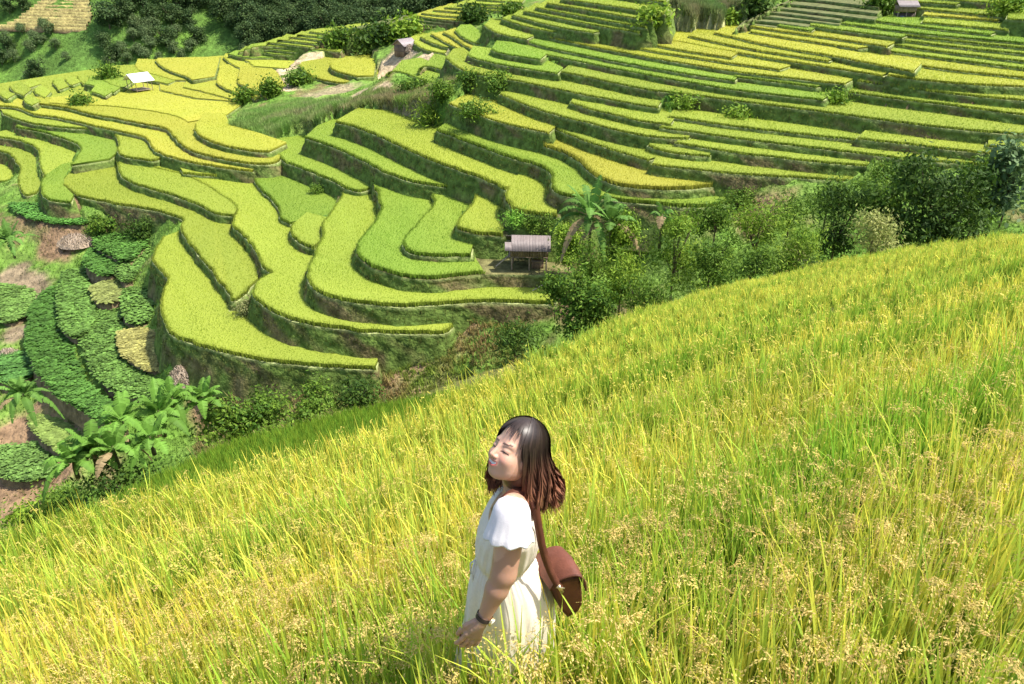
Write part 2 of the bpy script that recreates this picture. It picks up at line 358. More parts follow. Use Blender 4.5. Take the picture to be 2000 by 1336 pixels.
def inset(p, d):
    """move every vertex of a closed ring inwards by d (array allowed)"""
    a = np.roll(p, 1, 0); b = np.roll(p, -1, 0); t = b-a; t /= np.linalg.norm(t, axis=1)[:, None]+1e-9
    nrm = np.stack([-t[:, 1], t[:, 0]], 1)
    area = 0.5*np.sum(p[:, 0]*np.roll(p[:, 1], -1)-np.roll(p[:, 0], -1)*p[:, 1])
    if area < 0: nrm = -nrm
    return p + nrm*np.asarray(d).reshape(-1, 1)
for t in TT:
    z = t['z']
    lip = np.array([at_z(px, py, z)[:2] for px, py in smooth_open(t['lip'], 2)])
    back = np.array([at_z(px, min(py, 2000) if py > -60 else -60, z)[:2] for px, py in t['back']])
    dist = np.linalg.norm(lip.mean(0)); step = 0.35 if dist < 100 else 0.6
    lip = resample(lip, step); lip = lip + (np.stack([fnoise(lip[:, 0], lip[:, 1], 2.2, 3), fnoise(lip[:, 0], lip[:, 1], 2.2, 9)], 1)-.5)*0.5
    t['ring'] = np.vstack([lip, back]); t['nl'] = len(lip); t['dist'] = dist
    t['ctr'] = t['ring'].mean(0)
# ---------------------------------------------------------------- near slope: plane through three sighted points
def fit_plane():
    A = []; B = []
    for px, py, y in ((1000, 1150, 1.93), (2000, 455, 21.5), (0, 1040, 5.8)):
        p = at_y(px, py, y); A.append([p[0], p[1], 1]); B.append(p[2])
    A[0] = [0, 1.93, 1]; B[0] = -2.20
    return np.linalg.solve(np.array(A), np.array(B))
PA, PB, PC = fit_plane()
def plane(x, y): return PA*x + PB*y + PC
def hit_plane(px, py, off=0):
    r = ray(px, py); t = (PC+off)/(r[2]-PA*r[0]-PB*r[1]); return r*t
EDGE = [(-250, 1110), (0, 1043), (150, 1003), (300, 947), (500, 881), (700, 822), (836, 780), (982, 720), (1100, 668), (1230, 608), (1450, 547), (1587, 517), (1750, 485), (2000, 454), (2120, 440)]
EW = np.array([hit_plane(*e)[:2] for e in EDGE]); EW = np.vstack([[-30, EW[0][1]-6], EW, [40, EW[-1][1]+8]])
def yedge(x): return np.interp(x, EW[:, 0], EW[:, 1])
E2 = [(0, 1030), (200, 967), (300, 911), (376, 874), (500, 840), (700, 788), (850, 735), (950, 702), (1000, 690)]
E2W = np.array([hit_plane(px, py, -1.5)[:2] for px, py in E2]); E2W = np.vstack([[-30, E2W[0][1]-4], E2W, [E2W[-1][0]+2.5, yedge(E2W[-1][0]+2.5)], [60, yedge(60)]])
def yedge2(x): return np.maximum(np.interp(x, E2W[:, 0], E2W[:, 1]), yedge(x)+.05)
GL = math.hypot(PA, PB)
def ztop(x, y):
    s = (PA*x + PB*y)/GL + 0.5*(fnoise(x, y, 5, 21, 2)-.5)
    ph = s/2.4; w = ph-np.floor(ph)
    saw = (w-.5) - np.clip((w-.82)/.18, 0, 1)*1.0 + .09
    k = np.clip((np.hypot(x, y)-3.0)/3, 0, 1)
    return plane(x, y) - saw*0.46*k + (fnoise(x, y, 1.7, 4, 2)-.5)*0.22*k
# crop beds at lower left: outline, height, colour
BEAN = (.115, .25, .045); BE2 = (.16, .29, .06)
PT = [([(190, 462), (240, 460), (290, 475), (275, 495), (250, 520), (215, 500), (185, 485)], -40.2, BEAN),
 ([(180, 490), (215, 505), (232, 525), (215, 545), (175, 530), (168, 505)], -41.0, BEAN),
 ([(235, 480), (290, 478), (300, 500), (270, 540), (240, 560), (232, 520)], -40.8, BE2),
 ([(125, 535), (175, 530), (170, 560), (190, 600), (175, 650), (150, 665), (120, 640), (115, 590)], -42.6, BE2),
 ([(65, 600), (120, 550), (118, 640), (150, 670), (140, 700), (170, 760), (230, 800), (210, 830), (150, 800), (80, 740), (55, 680)], -43.8, BEAN),
 ([(180, 600), (235, 590), (240, 640), (235, 690), (290, 740), (335, 765), (300, 785), (230, 770), (175, 720), (160, 660)], -43.0, BE2),
 ([(240, 570), (312, 565), (300, 635), (245, 640)], -41.8, BE2),
 ([(235, 650), (300, 640), (330, 680), (360, 700), (345, 730), (280, 720), (240, 690)], -42.0, (.40, .38, .12)),
 ([(180, 560), (235, 540), (250, 580), (190, 598)], -41.6, (.30, .34, .10)),
 ([(0, 560), (70, 570), (60, 620), (0, 640)], -44.3, (.16, .27, .06)),
 ([(0, 700), (50, 690), (70, 740), (0, 760)], -45.2, (.12, .27, .06)),
 ([(20, 400), (80, 400), (150, 425), (180, 440), (120, 440), (40, 425)], -38.6, (.14, .33, .06)),
 ([(0, 880), (60, 870), (120, 900), (100, 940), (0, 940)], -48.3, (.15, .26, .06)),
 ([(60, 810), (130, 820), (180, 870), (150, 890), (80, 860)], -46.8, (.24, .33, .08))]
PR = [np.array([at_z(px, py, z)[:2] for px, py in smooth_open(pix+[pix[0]], 2)])[:-1] for pix, z, c in PT]
# ---------------------------------------------------------------- valley ground
ANCH = [  # px, py, z
 (60, 470, -41), (0, 430, -40), (0, 560, -44), (0, 700, -45),
 (330, 780, -43), (450, 780, -42.5), (600, 770, -41.5), (760, 740, -40), (900, 680, -39), (950, 640, -37.5), (1000, 620, -36), (100, 920, -48.5), (0, 930, -49),
 (400, 850, -46), (600, 830, -45), (1060, 640, -37), (1200, 600, -36), (1300, 545, -34.5), (1450, 500, -33), (1600, 460, -31.5), (1450, 410, -26.5), (1550, 395, -26), (1700, 380, -25),
 (1850, 360, -24), (2000, 345, -22.5), (1300, 430, -27.5), (1150, 470, -29.5), (1100, 520, -31.2), (1030, 535, -30.9), (1060, 500, -30.9), (1000, 520, -30.9),
 (1850, 460, -30), (2000, 440, -28), (2100, 420, -26),
 (60, 380, -38), (250, 440, -37.5), (330, 450, -36.5), (20, 400, -39),
 (600, 200, -28), (500, 230, -29.5), (680, 200, -27), (760, 220, -25), (600, 165, -28.6), (690, 175, -28), (640, 100, -28.5), (520, 150, -29.6), (840, 100, -23), (760, 150, -26), (790, 113, -24.3), (745, 165, -27.5),
 (1330, 60, -12.5), (1400, 20, -11), (1300, 90, -13.5), (950, 190, -21), (1000, 220, -21), (1370, 215, -18.8), (1500, 240, -18.2), (1700, 250, -16.7),
 (1900, 200, -16), (2000, 200, -15.5),
 (900, 690, -39.5), (700, 750, -41),
]
AW = [  # hidden ground: x, y, z
 (-30, 34, -48), (-15, 36, -47), (0, 38, -44), (12, 42, -41), (25, 44, -38), (38, 46, -34), (60, 50, -30), (-60, 30, -50), (-60, 50, -51), (0, 20, -44), (30, 20, -38), (-30, 15, -50),
 (-95, 175, -34), (-75, 205, -40), (-50, 212, -38), (-25, 215, -36), (-120, 150, -36), (-150, 180, -41), (-110, 225, -42), (0, 210, -18), (30, 200, -6), (60, 180, -2), (90, 150, -2),
 (80, 120, -7), (80, 95, -14), (70, 75, -20), (100, 100, -5), (120, 60, -15), (130, 140, 8), (60, 240, 10), (-120, 120, -38), (-110, 90, -42),
]
_p = [at_z(*a) for a in ANCH] + [np.array(a, float) for a in AW]
for t in TT:
    L = t['ring'][:t['nl']]; k = max(1, len(L)//7)
    for q in L[::k]: _p.append(np.array([q[0], q[1], t['z']-.35]))
for t in TT:
    L = t['ring'][:t['nl']]
    if len(L) < 12: continue
    for a, b in ((L[0], L[8]), (L[-1], L[-9])):
        d = (a-b)/np.linalg.norm(a-b)
        for kk in (1.2, 4): _p.append(np.array([*(a+d*kk), t['z']-.5-.12*kk]))
for R, (pix, z, c) in zip(PR, PT):
    for q in R[::max(1, len(R)//5)]: _p.append(np.array([q[0], q[1], z-.4]))
_p = np.array(_p); CP = _p[:, :2]; CZ = _p[:, 2]
dm = np.linalg.norm(CP[:, None]-CP[None], axis=2)
Wt = np.linalg.solve(np.block([[-dm + np.eye(len(CP))*1.0, np.ones((len(CP), 1))], [np.ones((1, len(CP))), np.zeros((1, 1))]]), np.append(CZ, 0))
def zval(x, y):
    x = np.asarray(x, float); sh = x.shape; x = x.ravel(); y = np.asarray(y, float).ravel(); out = np.empty(len(x))
    for i in range(0, len(x), 20000):
        d = np.hypot(x[i:i+20000, None]-CP[:, 0], y[i:i+20000, None]-CP[:, 1]); out[i:i+20000] = -d @ Wt[:-1] + Wt[-1]
    return out.reshape(sh)
def zterr_at(x, y):
    z = np.full(np.shape(x), -1e9)
    for t in TT:
        m = inpoly(x, y, t['ring']); z[m] = np.maximum(z[m], t['z'])
    for R, (pix, zz, c) in zip(PR, PT):
        m = inpoly(x, y, R); z[m] = np.maximum(z[m], zz)
    return z
# colour patches of the ground: px, py, z, radius, colour
GR = np.array((0.09, 0.17, 0.025)); GR2 = np.array((0.16, 0.24, 0.05)); SOIL = np.array((0.215, 0.14, 0.08)); TAN = np.array((0.55, 0.42, 0.22)); PATHC = np.array((0.40, 0.31, 0.19))
PATCH = [(30, 545, -43, 2.5, PATHC*.6), (60, 560, -43, 2.5, PATHC*.6), (40, 650, -45, 2, PATHC*.6), (120, 480, -41, 3, SOIL), (560, 740, -41, 4, SOIL), (760, 690, -40, 5, SOIL*1.1),
 (880, 640, -38, 4, SOIL*1.2), (40, 920, -48, 6, SOIL*1.2), (430, 740, -42, 3, SOIL), (1030, 535, -31, 6, SOIL*.6), (860, 545, -31, 3, TAN*.7), (1000, 590, -34, 4, SOIL), (1480, 425, -27, 2, SOIL),
 (1720, 250, -17, 4, SOIL*1.1), (1600, 245, -17.5, 3, SOIL*1.1), (1900, 270, -16, 3, SOIL), (830, 350, -24, 4, SOIL), (820, 270, -22, 5, SOIL), (1030, 180, -20, 5, SOIL), (1010, 215, -20.5, 4, SOIL*1.4),
 (590, 205, -25.5, 7, GR2*1.4), (500, 250, -27, 5, GR2*1.3), (650, 180, -25, 5, np.array((.30, .25, .14))), (800, 200, -23, 5, np.array((.28, .24, .12))), (1380, 40, -12, 10, np.array((.30, .30, .13))), (1340, 70, -13, 6, GR2*1.2),
 (555, 172, -29.2, 3.2, PATHC*1.25), (540, 160, -29.4, 3.5, PATHC*1.25), (532, 148, -29.5, 3, PATHC*1.3), (555, 136, -29, 3, PATHC*1.3), (572, 124, -28.7, 3, PATHC*1.3), (600, 117, -28.5, 3, PATHC*1.3), (635, 112, -28.4, 3, PATHC*1.2), (705, 180, -28, 1.6, PATHC), (750, 133, -25, 4, PATHC), (790, 115, -24, 5, PATHC*1.1), (840, 112, -23.5, 4, PATHC*1.2), (745, 172, -28, 1.6, PATHC), (100, 390, -38, 4, SOIL)]
def base_hit(px, py):
    r = ray(px, py); ts = np.linspace(45, 215, 500)/r[1]; P = r[None]*ts[:, None]; b = P[:, 2] < zval(P[:, 0], P[:, 1]); return P[np.argmax(b)] if b.any() else P[-1]
PXY = [base_hit(p[0], p[1]) for p in PATCH]
def ground_col(X, Y):
    n = fnoise(X, Y, 6, 31); n2 = fnoise(X, Y, 2.0, 41)
    c = GR[None]*(.7+.9*n2.ravel()[:, None]) + (GR2-GR)[None]*np.clip(n.ravel()*2-.6, 0, 1)[:, None]
    s = np.clip((fnoise(X, Y, 3.5, 55)-.60)*7, 0, 1).ravel()[:, None]*.7; c = c*(1-s)+SOIL*s*(.7+.6*n2.ravel()[:, None])
    for (px, py, z, r, col), p in zip(PATCH, PXY):
        d = np.hypot(X-p[0], Y-p[1])/(r*1.25) + (fnoise(X, Y, 2.5, 66)-.5)*1.1
        w = np.clip((1.15-d)*2.5, 0, 1).ravel()[:, None]; c = c*(1-w)+np.asarray(col)*(.75+.5*n2.ravel()[:, None])*w
    return c
def grid_mesh(name, xs, ys, zf, cf, mat):
    X, Y = np.meshgrid(xs, ys); Zg = zf(X, Y); nx, ny = len(xs), len(ys)
    v = np.stack([X.ravel(), Y.ravel(), Zg.ravel()], 1); i = np.arange(nx*ny).reshape(ny, nx)
    f = np.stack([i[:-1, :-1].ravel(), i[:-1, 1:].ravel(), i[1:, 1:].ravel(), i[1:, :-1].ravel()], 1)
    mb = MB(); mb.add(v, f, cf(X, Y)); return mb.build(name, mat, smooth=True)
def zground(X, Y):
    z = zval(X, Y) + (fnoise(X, Y, 2.5, 12)-.5)*0.9 + (fnoise(X, Y, 9, 15)-.5)*1.2
    zt = zterr_at(X, Y); m = zt > -1e8
    z[m] = np.minimum(z[m], zt[m]-.25)
    return z
xs = np.concatenate([np.arange(-150, -90, 1.5), np.arange(-90, 75, .55), np.arange(75, 150, 1.5)]); ys = np.concatenate([np.arange(12, 44, 2), np.arange(44, 135, .55), np.arange(135, 222, .9)])
valley = tag(grid_mesh('valley_slope', xs, ys, zground, ground_col, M_GROUND), kind='structure')
_X, _Y = np.meshgrid(xs, ys); VZ = np.empty(len(valley.data.vertices)*3); valley.data.vertices.foreach_get('co', VZ); VZ = VZ.reshape(-1, 3)[:, 2].reshape(_X.shape)
def zg(x, y):
    """ground height by lookup"""
    x = np.asarray(x, float); y = np.asarray(y, float)
    i = np.clip(np.searchsorted(xs, x)-1, 0, len(xs)-2); j = np.clip(np.searchsorted(ys, y)-1, 0, len(ys)-2)
    fx = np.clip((x-xs[i])/(xs[i+1]-xs[i]), 0, 1); fy = np.clip((y-ys[j])/(ys[j+1]-ys[j]), 0, 1)
    return (VZ[j, i]*(1-fx)+VZ[j, i+1]*fx)*(1-fy) + (VZ[j+1, i]*(1-fx)+VZ[j+1, i+1]*fx)*fy
# ---------------------------------------------------------------- earth terraces (level steps with banks)
te = MB()
for t in TT:
    R = t['ring']; n = len(R); z = t['z']
    H = 4.5
    x, y = R[:, 0], R[:, 1]
    lipz = z + (fnoise(x, y, 1.5, 5)-.5)*.08
    rings = []; cols = []
    out = inset(R, -0.02)
    lv = [(0.0, .0), (-.10, -.05), (-.32, -.10), (-.6, -.2), (-.95, -.36), (-1.4, -.5), (-2.0, -.75), (-H, -1.5)]
    nn = fnoise(x, y, 3, 8)
    for dz, o in lv:
        w = (fnoise(x+dz*3, y-dz*2, .9, 17)-.5)*.55 if dz < -.2 else 0*x
        q = inset(R, o*np.ones(n)+w)
        rings.append(np.column_stack([q, lipz+dz]))
        dirt = np.clip((fnoise(x+dz*2, y, 3.2, 61)-.53)*6, 0, 1)[:, None]*.85
        g = np.array((.11, .165, .035)); br = np.array((.16, .12, .06))
        c = g*(1-dirt)+br*dirt
        c = c*(.6+.8*fnoise(x*1.0+dz*5, y+dz*3, .9, 27)[:, None])
        if dz > -.2: c = c*.4 + np.array((.24, .28, .10))*.6*(.8+.4*nn[:, None])
        cols.append(c)
    V = np.vstack(rings); Cc = np.vstack(cols); f = []
    for k in range(len(lv)-1):
        for i in range(n): j = (i+1) % n; f.append([k*n+i, k*n+j, (k+1)*n+j, (k+1)*n+i])
    te.add(V, f, Cc)
    tc = np.tile(np.array((.16, .15, .06)) if t['n'] in ('E', 'G', 'H') else np.array((.30, .33, .14)), (n, 1)) if t['c'] != 'd' else np.tile(np.array((.13, .14, .055)), (n, 1))
    te.addpolys(rings[0]+np.array([0, 0, .004]), [list(range(n))], tc)
tag(te.build('terraces', M_EARTH), kind='structure')
# ---------------------------------------------------------------- rice on the terraces
RC = {'y': ((.41, .51, .075), (.48, .55, .08)), 'g': ((.32, .47, .065), (.40, .52, .075)), 'Y': ((.53, .56, .08), (.60, .575, .09)), 'd': ((.2, .25, .05), (.3, .3, .08))}
# a tuft of blades: three thin triangles
def tuft(nb, spread, w, seed):
    r = np.random.default_rng(seed); v = []; f = []; tc = []
    for k in range(nb):
        a = r.uniform(0, 6.283); b = r.uniform(0, spread, 1)[0]; a2 = r.uniform(0, 6.283); bx, by = b*math.cos(a2), b*math.sin(a2)
        h = r.uniform(.7, 1.15); lean = r.uniform(.05, .45)
        i = len(v); v += [[bx-w*math.cos(a), by-w*math.sin(a), 0], [bx+w*math.cos(a), by+w*math.sin(a), 0], [bx+lean*math.sin(a)*h, by-lean*math.cos(a)*h, h]]
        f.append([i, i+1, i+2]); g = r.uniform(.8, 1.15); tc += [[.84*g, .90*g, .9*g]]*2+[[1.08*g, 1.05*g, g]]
    return v, f, tc
def poly_points(ring, sp):
    x0, y0 = ring.min(0); x1, y1 = ring.max(0)
    X, Y = np.meshgrid(np.arange(x0, x1, sp), np.arange(y0, y1, sp)); X = X.ravel(); Y = Y.ravel()
    X = X+rng.uniform(-.5, .5, len(X))*sp; Y = Y+rng.uniform(-.5, .5, len(Y))*sp
    m = inpoly(X, Y, ring); return X[m], Y[m]
def visible(x, y, z, mx=60, my=60):
    yc = y*math.cos(PITCH)-z*math.sin(PITCH); zc = y*math.sin(PITCH)+z*math.cos(PITCH)
    px = 1000+F*x/yc; py = 668-F*zc/yc
    return (px > -mx) & (px < 2000+mx) & (py > -my) & (py < 1336+my)
RB = {}; CLIP = {'E': 950, 'G': 1000, 'H': 1100}
for t in TT:
    if t['c'] == 'd': continue
    R = t['ring'].copy(); n = len(R); nl = t['nl']; z = t['z']; hr = t['hr']
    ins = np.full(n, .02); ins[:nl] = .25 if t['hr'] > .4 else .20
    wob = (fnoise(R[:, 0], R[:, 1], .7, 71, 2)-.5)*.25
    ri = inset(R, ins+wob*(ins > .1))
    if t['n'] in CLIP:
        yc = ri[:, 1]*math.cos(PITCH)-z*math.sin(PITCH); keep = 1000+F*ri[:, 0]/yc < CLIP[t['n']]; nl = int(keep[:nl].sum()); ri = ri[keep]; n = len(ri)
    t['rice'] = ri
    key = 'yellow_green_rice' if t['c'] == 'y' else ('green_rice' if t['c'] == 'g' else 'golden_rice')
    up = t['n'][0] in 'SRQWXNPO' and t['n'] != 'N0' or t['n'] in ('M', 'I', 'N0')
    key = key + ('|right' if up else '|left')
    mb = RB.setdefault(key, MB())
    c0, c1 = np.array(RC[t['c']][0]), np.array(RC[t['c']][1])
    shade = rng.uniform(.9, 1.08); hue = rng.uniform(0, 1)
    if t['n'] in ('M',): hue = 1
    def rc(x, y):
        k = np.clip(fnoise(x, y, 9, 77)*1.7-.4+.7*(hue-.5), -.2, 1.2)[:, None]
        return (c0*(1-k)+c1*k)*shade*(.90+.2*fnoise(x, y, 3, 78)[:, None])
    x, y = ri[:, 0], ri[:, 1]; cc = rc(x, y)
    zb = np.full(n, z+.01); zt = z+hr*.80+(fnoise(x, y, .5, 80, 2)-.5)*.1
    V = np.vstack([np.column_stack([x, y, zb]), np.column_stack([x, y, zt])])
    f = [[i, (i+1) % n, n+(i+1) % n, n+i] for i in range(n)]
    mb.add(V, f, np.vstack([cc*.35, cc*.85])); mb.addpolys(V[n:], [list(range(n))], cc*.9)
    # blades over the whole plot
    sp = max(.17, .0024*t['dist']) if hr > .4 else max(.2, .0029*t['dist'])
    X, Y = poly_points(ri, sp)
    if len(X) == 0: continue
    m = visible(X, Y, np.full(len(X), z+.5)); X = X[m]; Y = Y[m]
    if len(X) == 0: continue
    # skip what a higher plot covers
    cov = np.zeros(len(X), bool)
    for u in TT:
        if u['z'] > z+.2 and u is not t: cov |= inpoly(X, Y, u['ring'])
    X = X[~cov]; Y = Y[~cov]; N = len(X)
    if N == 0: continue
    s = sp*rng.uniform(.8, 1.25, N)
    col = rc(X, Y)*rng.uniform(.90, 1.10, N)[:, None]
    pk = rng.integers(0, 4, N); zz = z+hr*.80-.10+rng.uniform(-.05, .05, N)
    for k in range(4):
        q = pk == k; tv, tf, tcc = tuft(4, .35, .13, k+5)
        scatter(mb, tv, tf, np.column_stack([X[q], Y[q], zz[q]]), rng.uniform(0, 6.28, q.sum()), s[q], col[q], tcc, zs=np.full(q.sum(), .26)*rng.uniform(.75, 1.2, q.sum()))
    # a hanging fringe along the front: blades standing at the lip
    L = resample(ri[:nl], max(.12, .0022*t['dist']))
    for rep in range(4):
        q = L + rng.uniform(-.16, .13, L.shape); N = len(q)
        tv, tf, tcc = tuft(3, .25, .10, 40+rep)
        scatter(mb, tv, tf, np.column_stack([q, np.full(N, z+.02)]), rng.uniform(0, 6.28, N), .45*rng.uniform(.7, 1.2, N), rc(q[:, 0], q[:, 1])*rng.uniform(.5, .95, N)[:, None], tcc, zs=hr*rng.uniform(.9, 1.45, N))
RL = {'yellow_green_rice|left': 'yellow green rice carpeting the curved terraces around the stilt hut and left', 'yellow_green_rice|right': 'yellow green rice in long strips on the stepped hillside at right',
 'green_rice|left': 'fresh green rice on the lowest and farthest curved terraces at left', 'green_rice|right': 'fresh green rice strips across the right hillside',
 'golden_rice|left': 'golden ripening rice on the flat plateau terraces near the white roofed shelter', 'golden_rice|right': 'golden ripe rice strips high on the right hillside'}
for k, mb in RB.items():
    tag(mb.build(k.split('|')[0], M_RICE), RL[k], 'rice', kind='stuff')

def surf(x, y):
    x = np.atleast_1d(np.asarray(x, float)); y = np.atleast_1d(np.asarray(y, float)); return np.maximum(zg(x, y), zterr_at(x, y))
def hit_ground(px, py, y0=40, y1=215):
    r = ray(px, py); ts = np.linspace(y0, y1, 900)/r[1]; P = r[None]*ts[:, None]; b = P[:, 2] < surf(P[:, 0], P[:, 1])
    return P[np.argmax(b)] if b.any() else P[-1]
# ---------------------------------------------------------------- far hillside across the valley
def zhill(X, Y):
    b = 226 + 10*(fnoise(X, X*0, 60, 90)-.5)*2 + np.clip((-X-60)*.10, -5, 12)
    d = Y-b
    spur = 12*np.exp(-((X+125)/22)**2)*np.clip(d/30, 0, 1)
    return -44 + np.maximum(d, 0)*.62 + np.minimum(d, 0)*.10 + spur + (fnoise(X, Y, 30, 91)-.5)*9 + (fnoise(X, Y, 6, 92)-.5)*2
def chill(X, Y):
    n = fnoise(X, Y, 18, 93).ravel()[:, None]; n2 = fnoise(X, Y, 3, 94).ravel()[:, None]
    a = np.array((.13, .24, .035)); b = np.array((.07, .13, .03)); c = (a*n+b*(1-n))*(.7+.7*n2)
    return c
hx = np.arange(-300, 130, 2.0); hy = np.arange(190, 420, 2.0)
tag(grid_mesh('far_hillside', hx, hy, zhill, chill, M_GROUND), kind='structure')
def zh1(x, y): return zhill(np.atleast_1d(np.asarray(x, float)), np.atleast_1d(np.asarray(y, float)))
def at_hill(px, py):
    r = ray(px, py); ts = np.linspace(200, 400, 600)/r[1]; P = r[None]*ts[:, None]
    k = np.argmax(P[:, 2] < zhill(P[:, 0], P[:, 1])); return P[k]
# ---------------------------------------------------------------- near slope ground
def zfg(X, Y):
    ye = yedge(X); y2 = yedge2(X)
    z = ztop(X, Y)-.72
    z = np.where(Y > ye, plane(X, Y)-1.5-.62, z)
    zz2 = plane(X, y2)-1.5-.62
    z = np.where(Y > y2, zz2-(Y-y2)*1.25-.0, z)
    return z
def cfg(X, Y):
    n = fnoise(X, Y, .4, 95).ravel()[:, None]; return np.array((.13, .13, .035))*(.6+.8*n)
gx = np.concatenate([np.arange(-40, -8, 1.0), np.arange(-8, 12, .2), np.arange(12, 46, .8)]); gy = np.concatenate([np.arange(-8, 0, 1.0), np.arange(0, 30, .25), np.arange(30, 64, 1.0)])
tag(grid_mesh('near_slope', gx, gy, zfg, cfg, M_GROUND), kind='structure')
# ---------------------------------------------------------------- near rice
def blade_t(seg, h, w, lean, droop, seed):
    """one arching leaf made of quads, base at origin"""
    v = []; f = []; tc = []
    for i in range(seg+1):
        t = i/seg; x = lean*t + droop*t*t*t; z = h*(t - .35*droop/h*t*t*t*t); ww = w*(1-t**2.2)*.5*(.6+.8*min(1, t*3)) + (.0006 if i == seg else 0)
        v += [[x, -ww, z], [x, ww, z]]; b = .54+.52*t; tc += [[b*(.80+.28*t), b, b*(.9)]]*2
        if i: k = 2*i; f.append([k-2, k-1, k+1, k])
    return np.array(v), f, tc
def clump_t(nl, seg, h, w, seed):
    r = np.random.default_rng(seed); V = []; Fs = []; T = []; n = 0
    for k in range(nl):
        v, f, tc = blade_t(seg, h*r.uniform(.62, 1.0)*(1.16 if r.uniform() < .12 else 1), w*r.uniform(.7, 1.3), r.uniform(.01, .12)*h/.7, max(0, r.normal(.02, .07)), 0)
        a = r.uniform(0, 6.283); c, s = math.cos(a), math.sin(a); bx, by = r.normal(0, .035, 2)
        v = np.column_stack([v[:, 0]*c-v[:, 1]*s+bx, v[:, 0]*s+v[:, 1]*c+by, v[:, 2]])
        V.append(v); Fs += [[q+n for q in ff] for ff in f]; n += len(v)
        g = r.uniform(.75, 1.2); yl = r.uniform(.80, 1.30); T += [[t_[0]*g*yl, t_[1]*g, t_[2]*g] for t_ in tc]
    return np.vstack(V), Fs, np.array(T)
def panicle_t(ng, h, seed, gl=.009, gw=.0036, droop=.10):
    """drooping ear: a thin stalk whose branches hang in an arc, grains packed along them"""
    r = np.random.default_rng(seed); V = []; Fs = []; T = []; n = 0
    top = np.array([r.uniform(.02, .06), 0, h*.86]); nb = 6 if ng > 30 else (4 if ng > 12 else 2)
    st = [np.array([0., 0, h*.45]), top*.5+np.array([0, 0, h*.36]), top]
    for a, b in zip(st[:-1], st[1:]):
        w = .0011; V += [a+[0, -w, 0], a+[0, w, 0], b+[0, w, 0], b+[0, -w, 0]]; Fs.append([n, n+1, n+2, n+3]); n += 4; T += [[.7, .78, .4]]*4
    for q in range(nb):
        L = droop*r.uniform(.7, 1.3); yaw = r.normal(0, .45); dx, dy = math.cos(yaw), math.sin(yaw); rise = r.uniform(.02, .05); fall = r.uniform(.05, .11)
        m = max(2, int(ng/nb))
        for k in range(m):
            t = (k+r.uniform(.2, .8))/m; p = top+np.array([dx*L*t, dy*L*t, rise*math.sin(t*2.2)-fall*t*t])
            d = np.array([dx*L, dy*L, rise*2.2*math.cos(t*2.2)-2*fall*t-.02]); d /= np.linalg.norm(d)+1e-9; d = d+r.normal(0, .25, 3); d /= np.linalg.norm(d)
            p = p+r.normal(0, gw*.9, 3); s = np.cross(d, r.normal(0, 1, 3)); s /= np.linalg.norm(s)
            V += [p-d*gl*.5, p+s*gw, p+d*gl*.5, p-s*gw]; Fs.append([n, n+1, n+2, n+3]); n += 4; g = r.uniform(.75, 1.2); T += [[1.0*g, .9*g, .8*g]]*4
    return np.array(V), Fs, np.array(T)
GRN = np.array((.34, .54, .055)); YEL = np.array((.70, .73, .115)); GOLD = np.array((.84, .72, .31)); BRN = np.array((.62, .40, .22))
def pts_in(x0, x1, y0, y1, sp):
    X, Y = np.meshgrid(np.arange(x0, x1, sp), np.arange(y0, y1, sp)); X = X.ravel(); Y = Y.ravel()
    return X+rng.uniform(-.5, .5, len(X))*sp, Y+rng.uniform(-.5, .5, len(Y))*sp
def fieldcol(X, Y):
    """yellowness 0..1 in bands along the contour"""
    s = (PA*X + PB*Y)/GL; u = (-PB*X + PA*Y)/GL
    ph = s/2.4 + .21*(fnoise(X, Y, 5, 21, 2)-.5); w = ph-np.floor(ph)
    r = np.hypot(X, Y)
    k = .60 + .42*np.cos(2*np.pi*(w-.55)) + (fnoise(u/3, s, 1.2, 22)-.5)*1.5
    g = np.clip((X-1.0)/5, 0, 1)*np.clip(1.6-np.abs(Y-6-.45*X)/5, 0, 1)     # greener patch at right
    k = k - .22*np.clip((4.2-r)/2, 0, 1) - .22*np.clip((X-.3)/1.5, 0, 1)*np.clip((6.5-r)/2, 0, 1) + .35*np.clip((r-4.5)/7, 0, 1) - .50*g + .22*np.clip((1.5-X)/3, 0, 1)
    return np.clip(k, 0, 1)
def visp(X, Y, Z, m=80): return visible(X, Y, Z, m, m)
WX, WY = 0.03, 2.02
nr = MB()
bands = [(-3.2, 3.2, 1.0, 3.4, .105, 0), (-5.5, 7, 3.4, 6.5, .125, 1), (-9, 12, 6.5, 11, .165, 2), (-9, 24, 11, 32, .21, 3)]
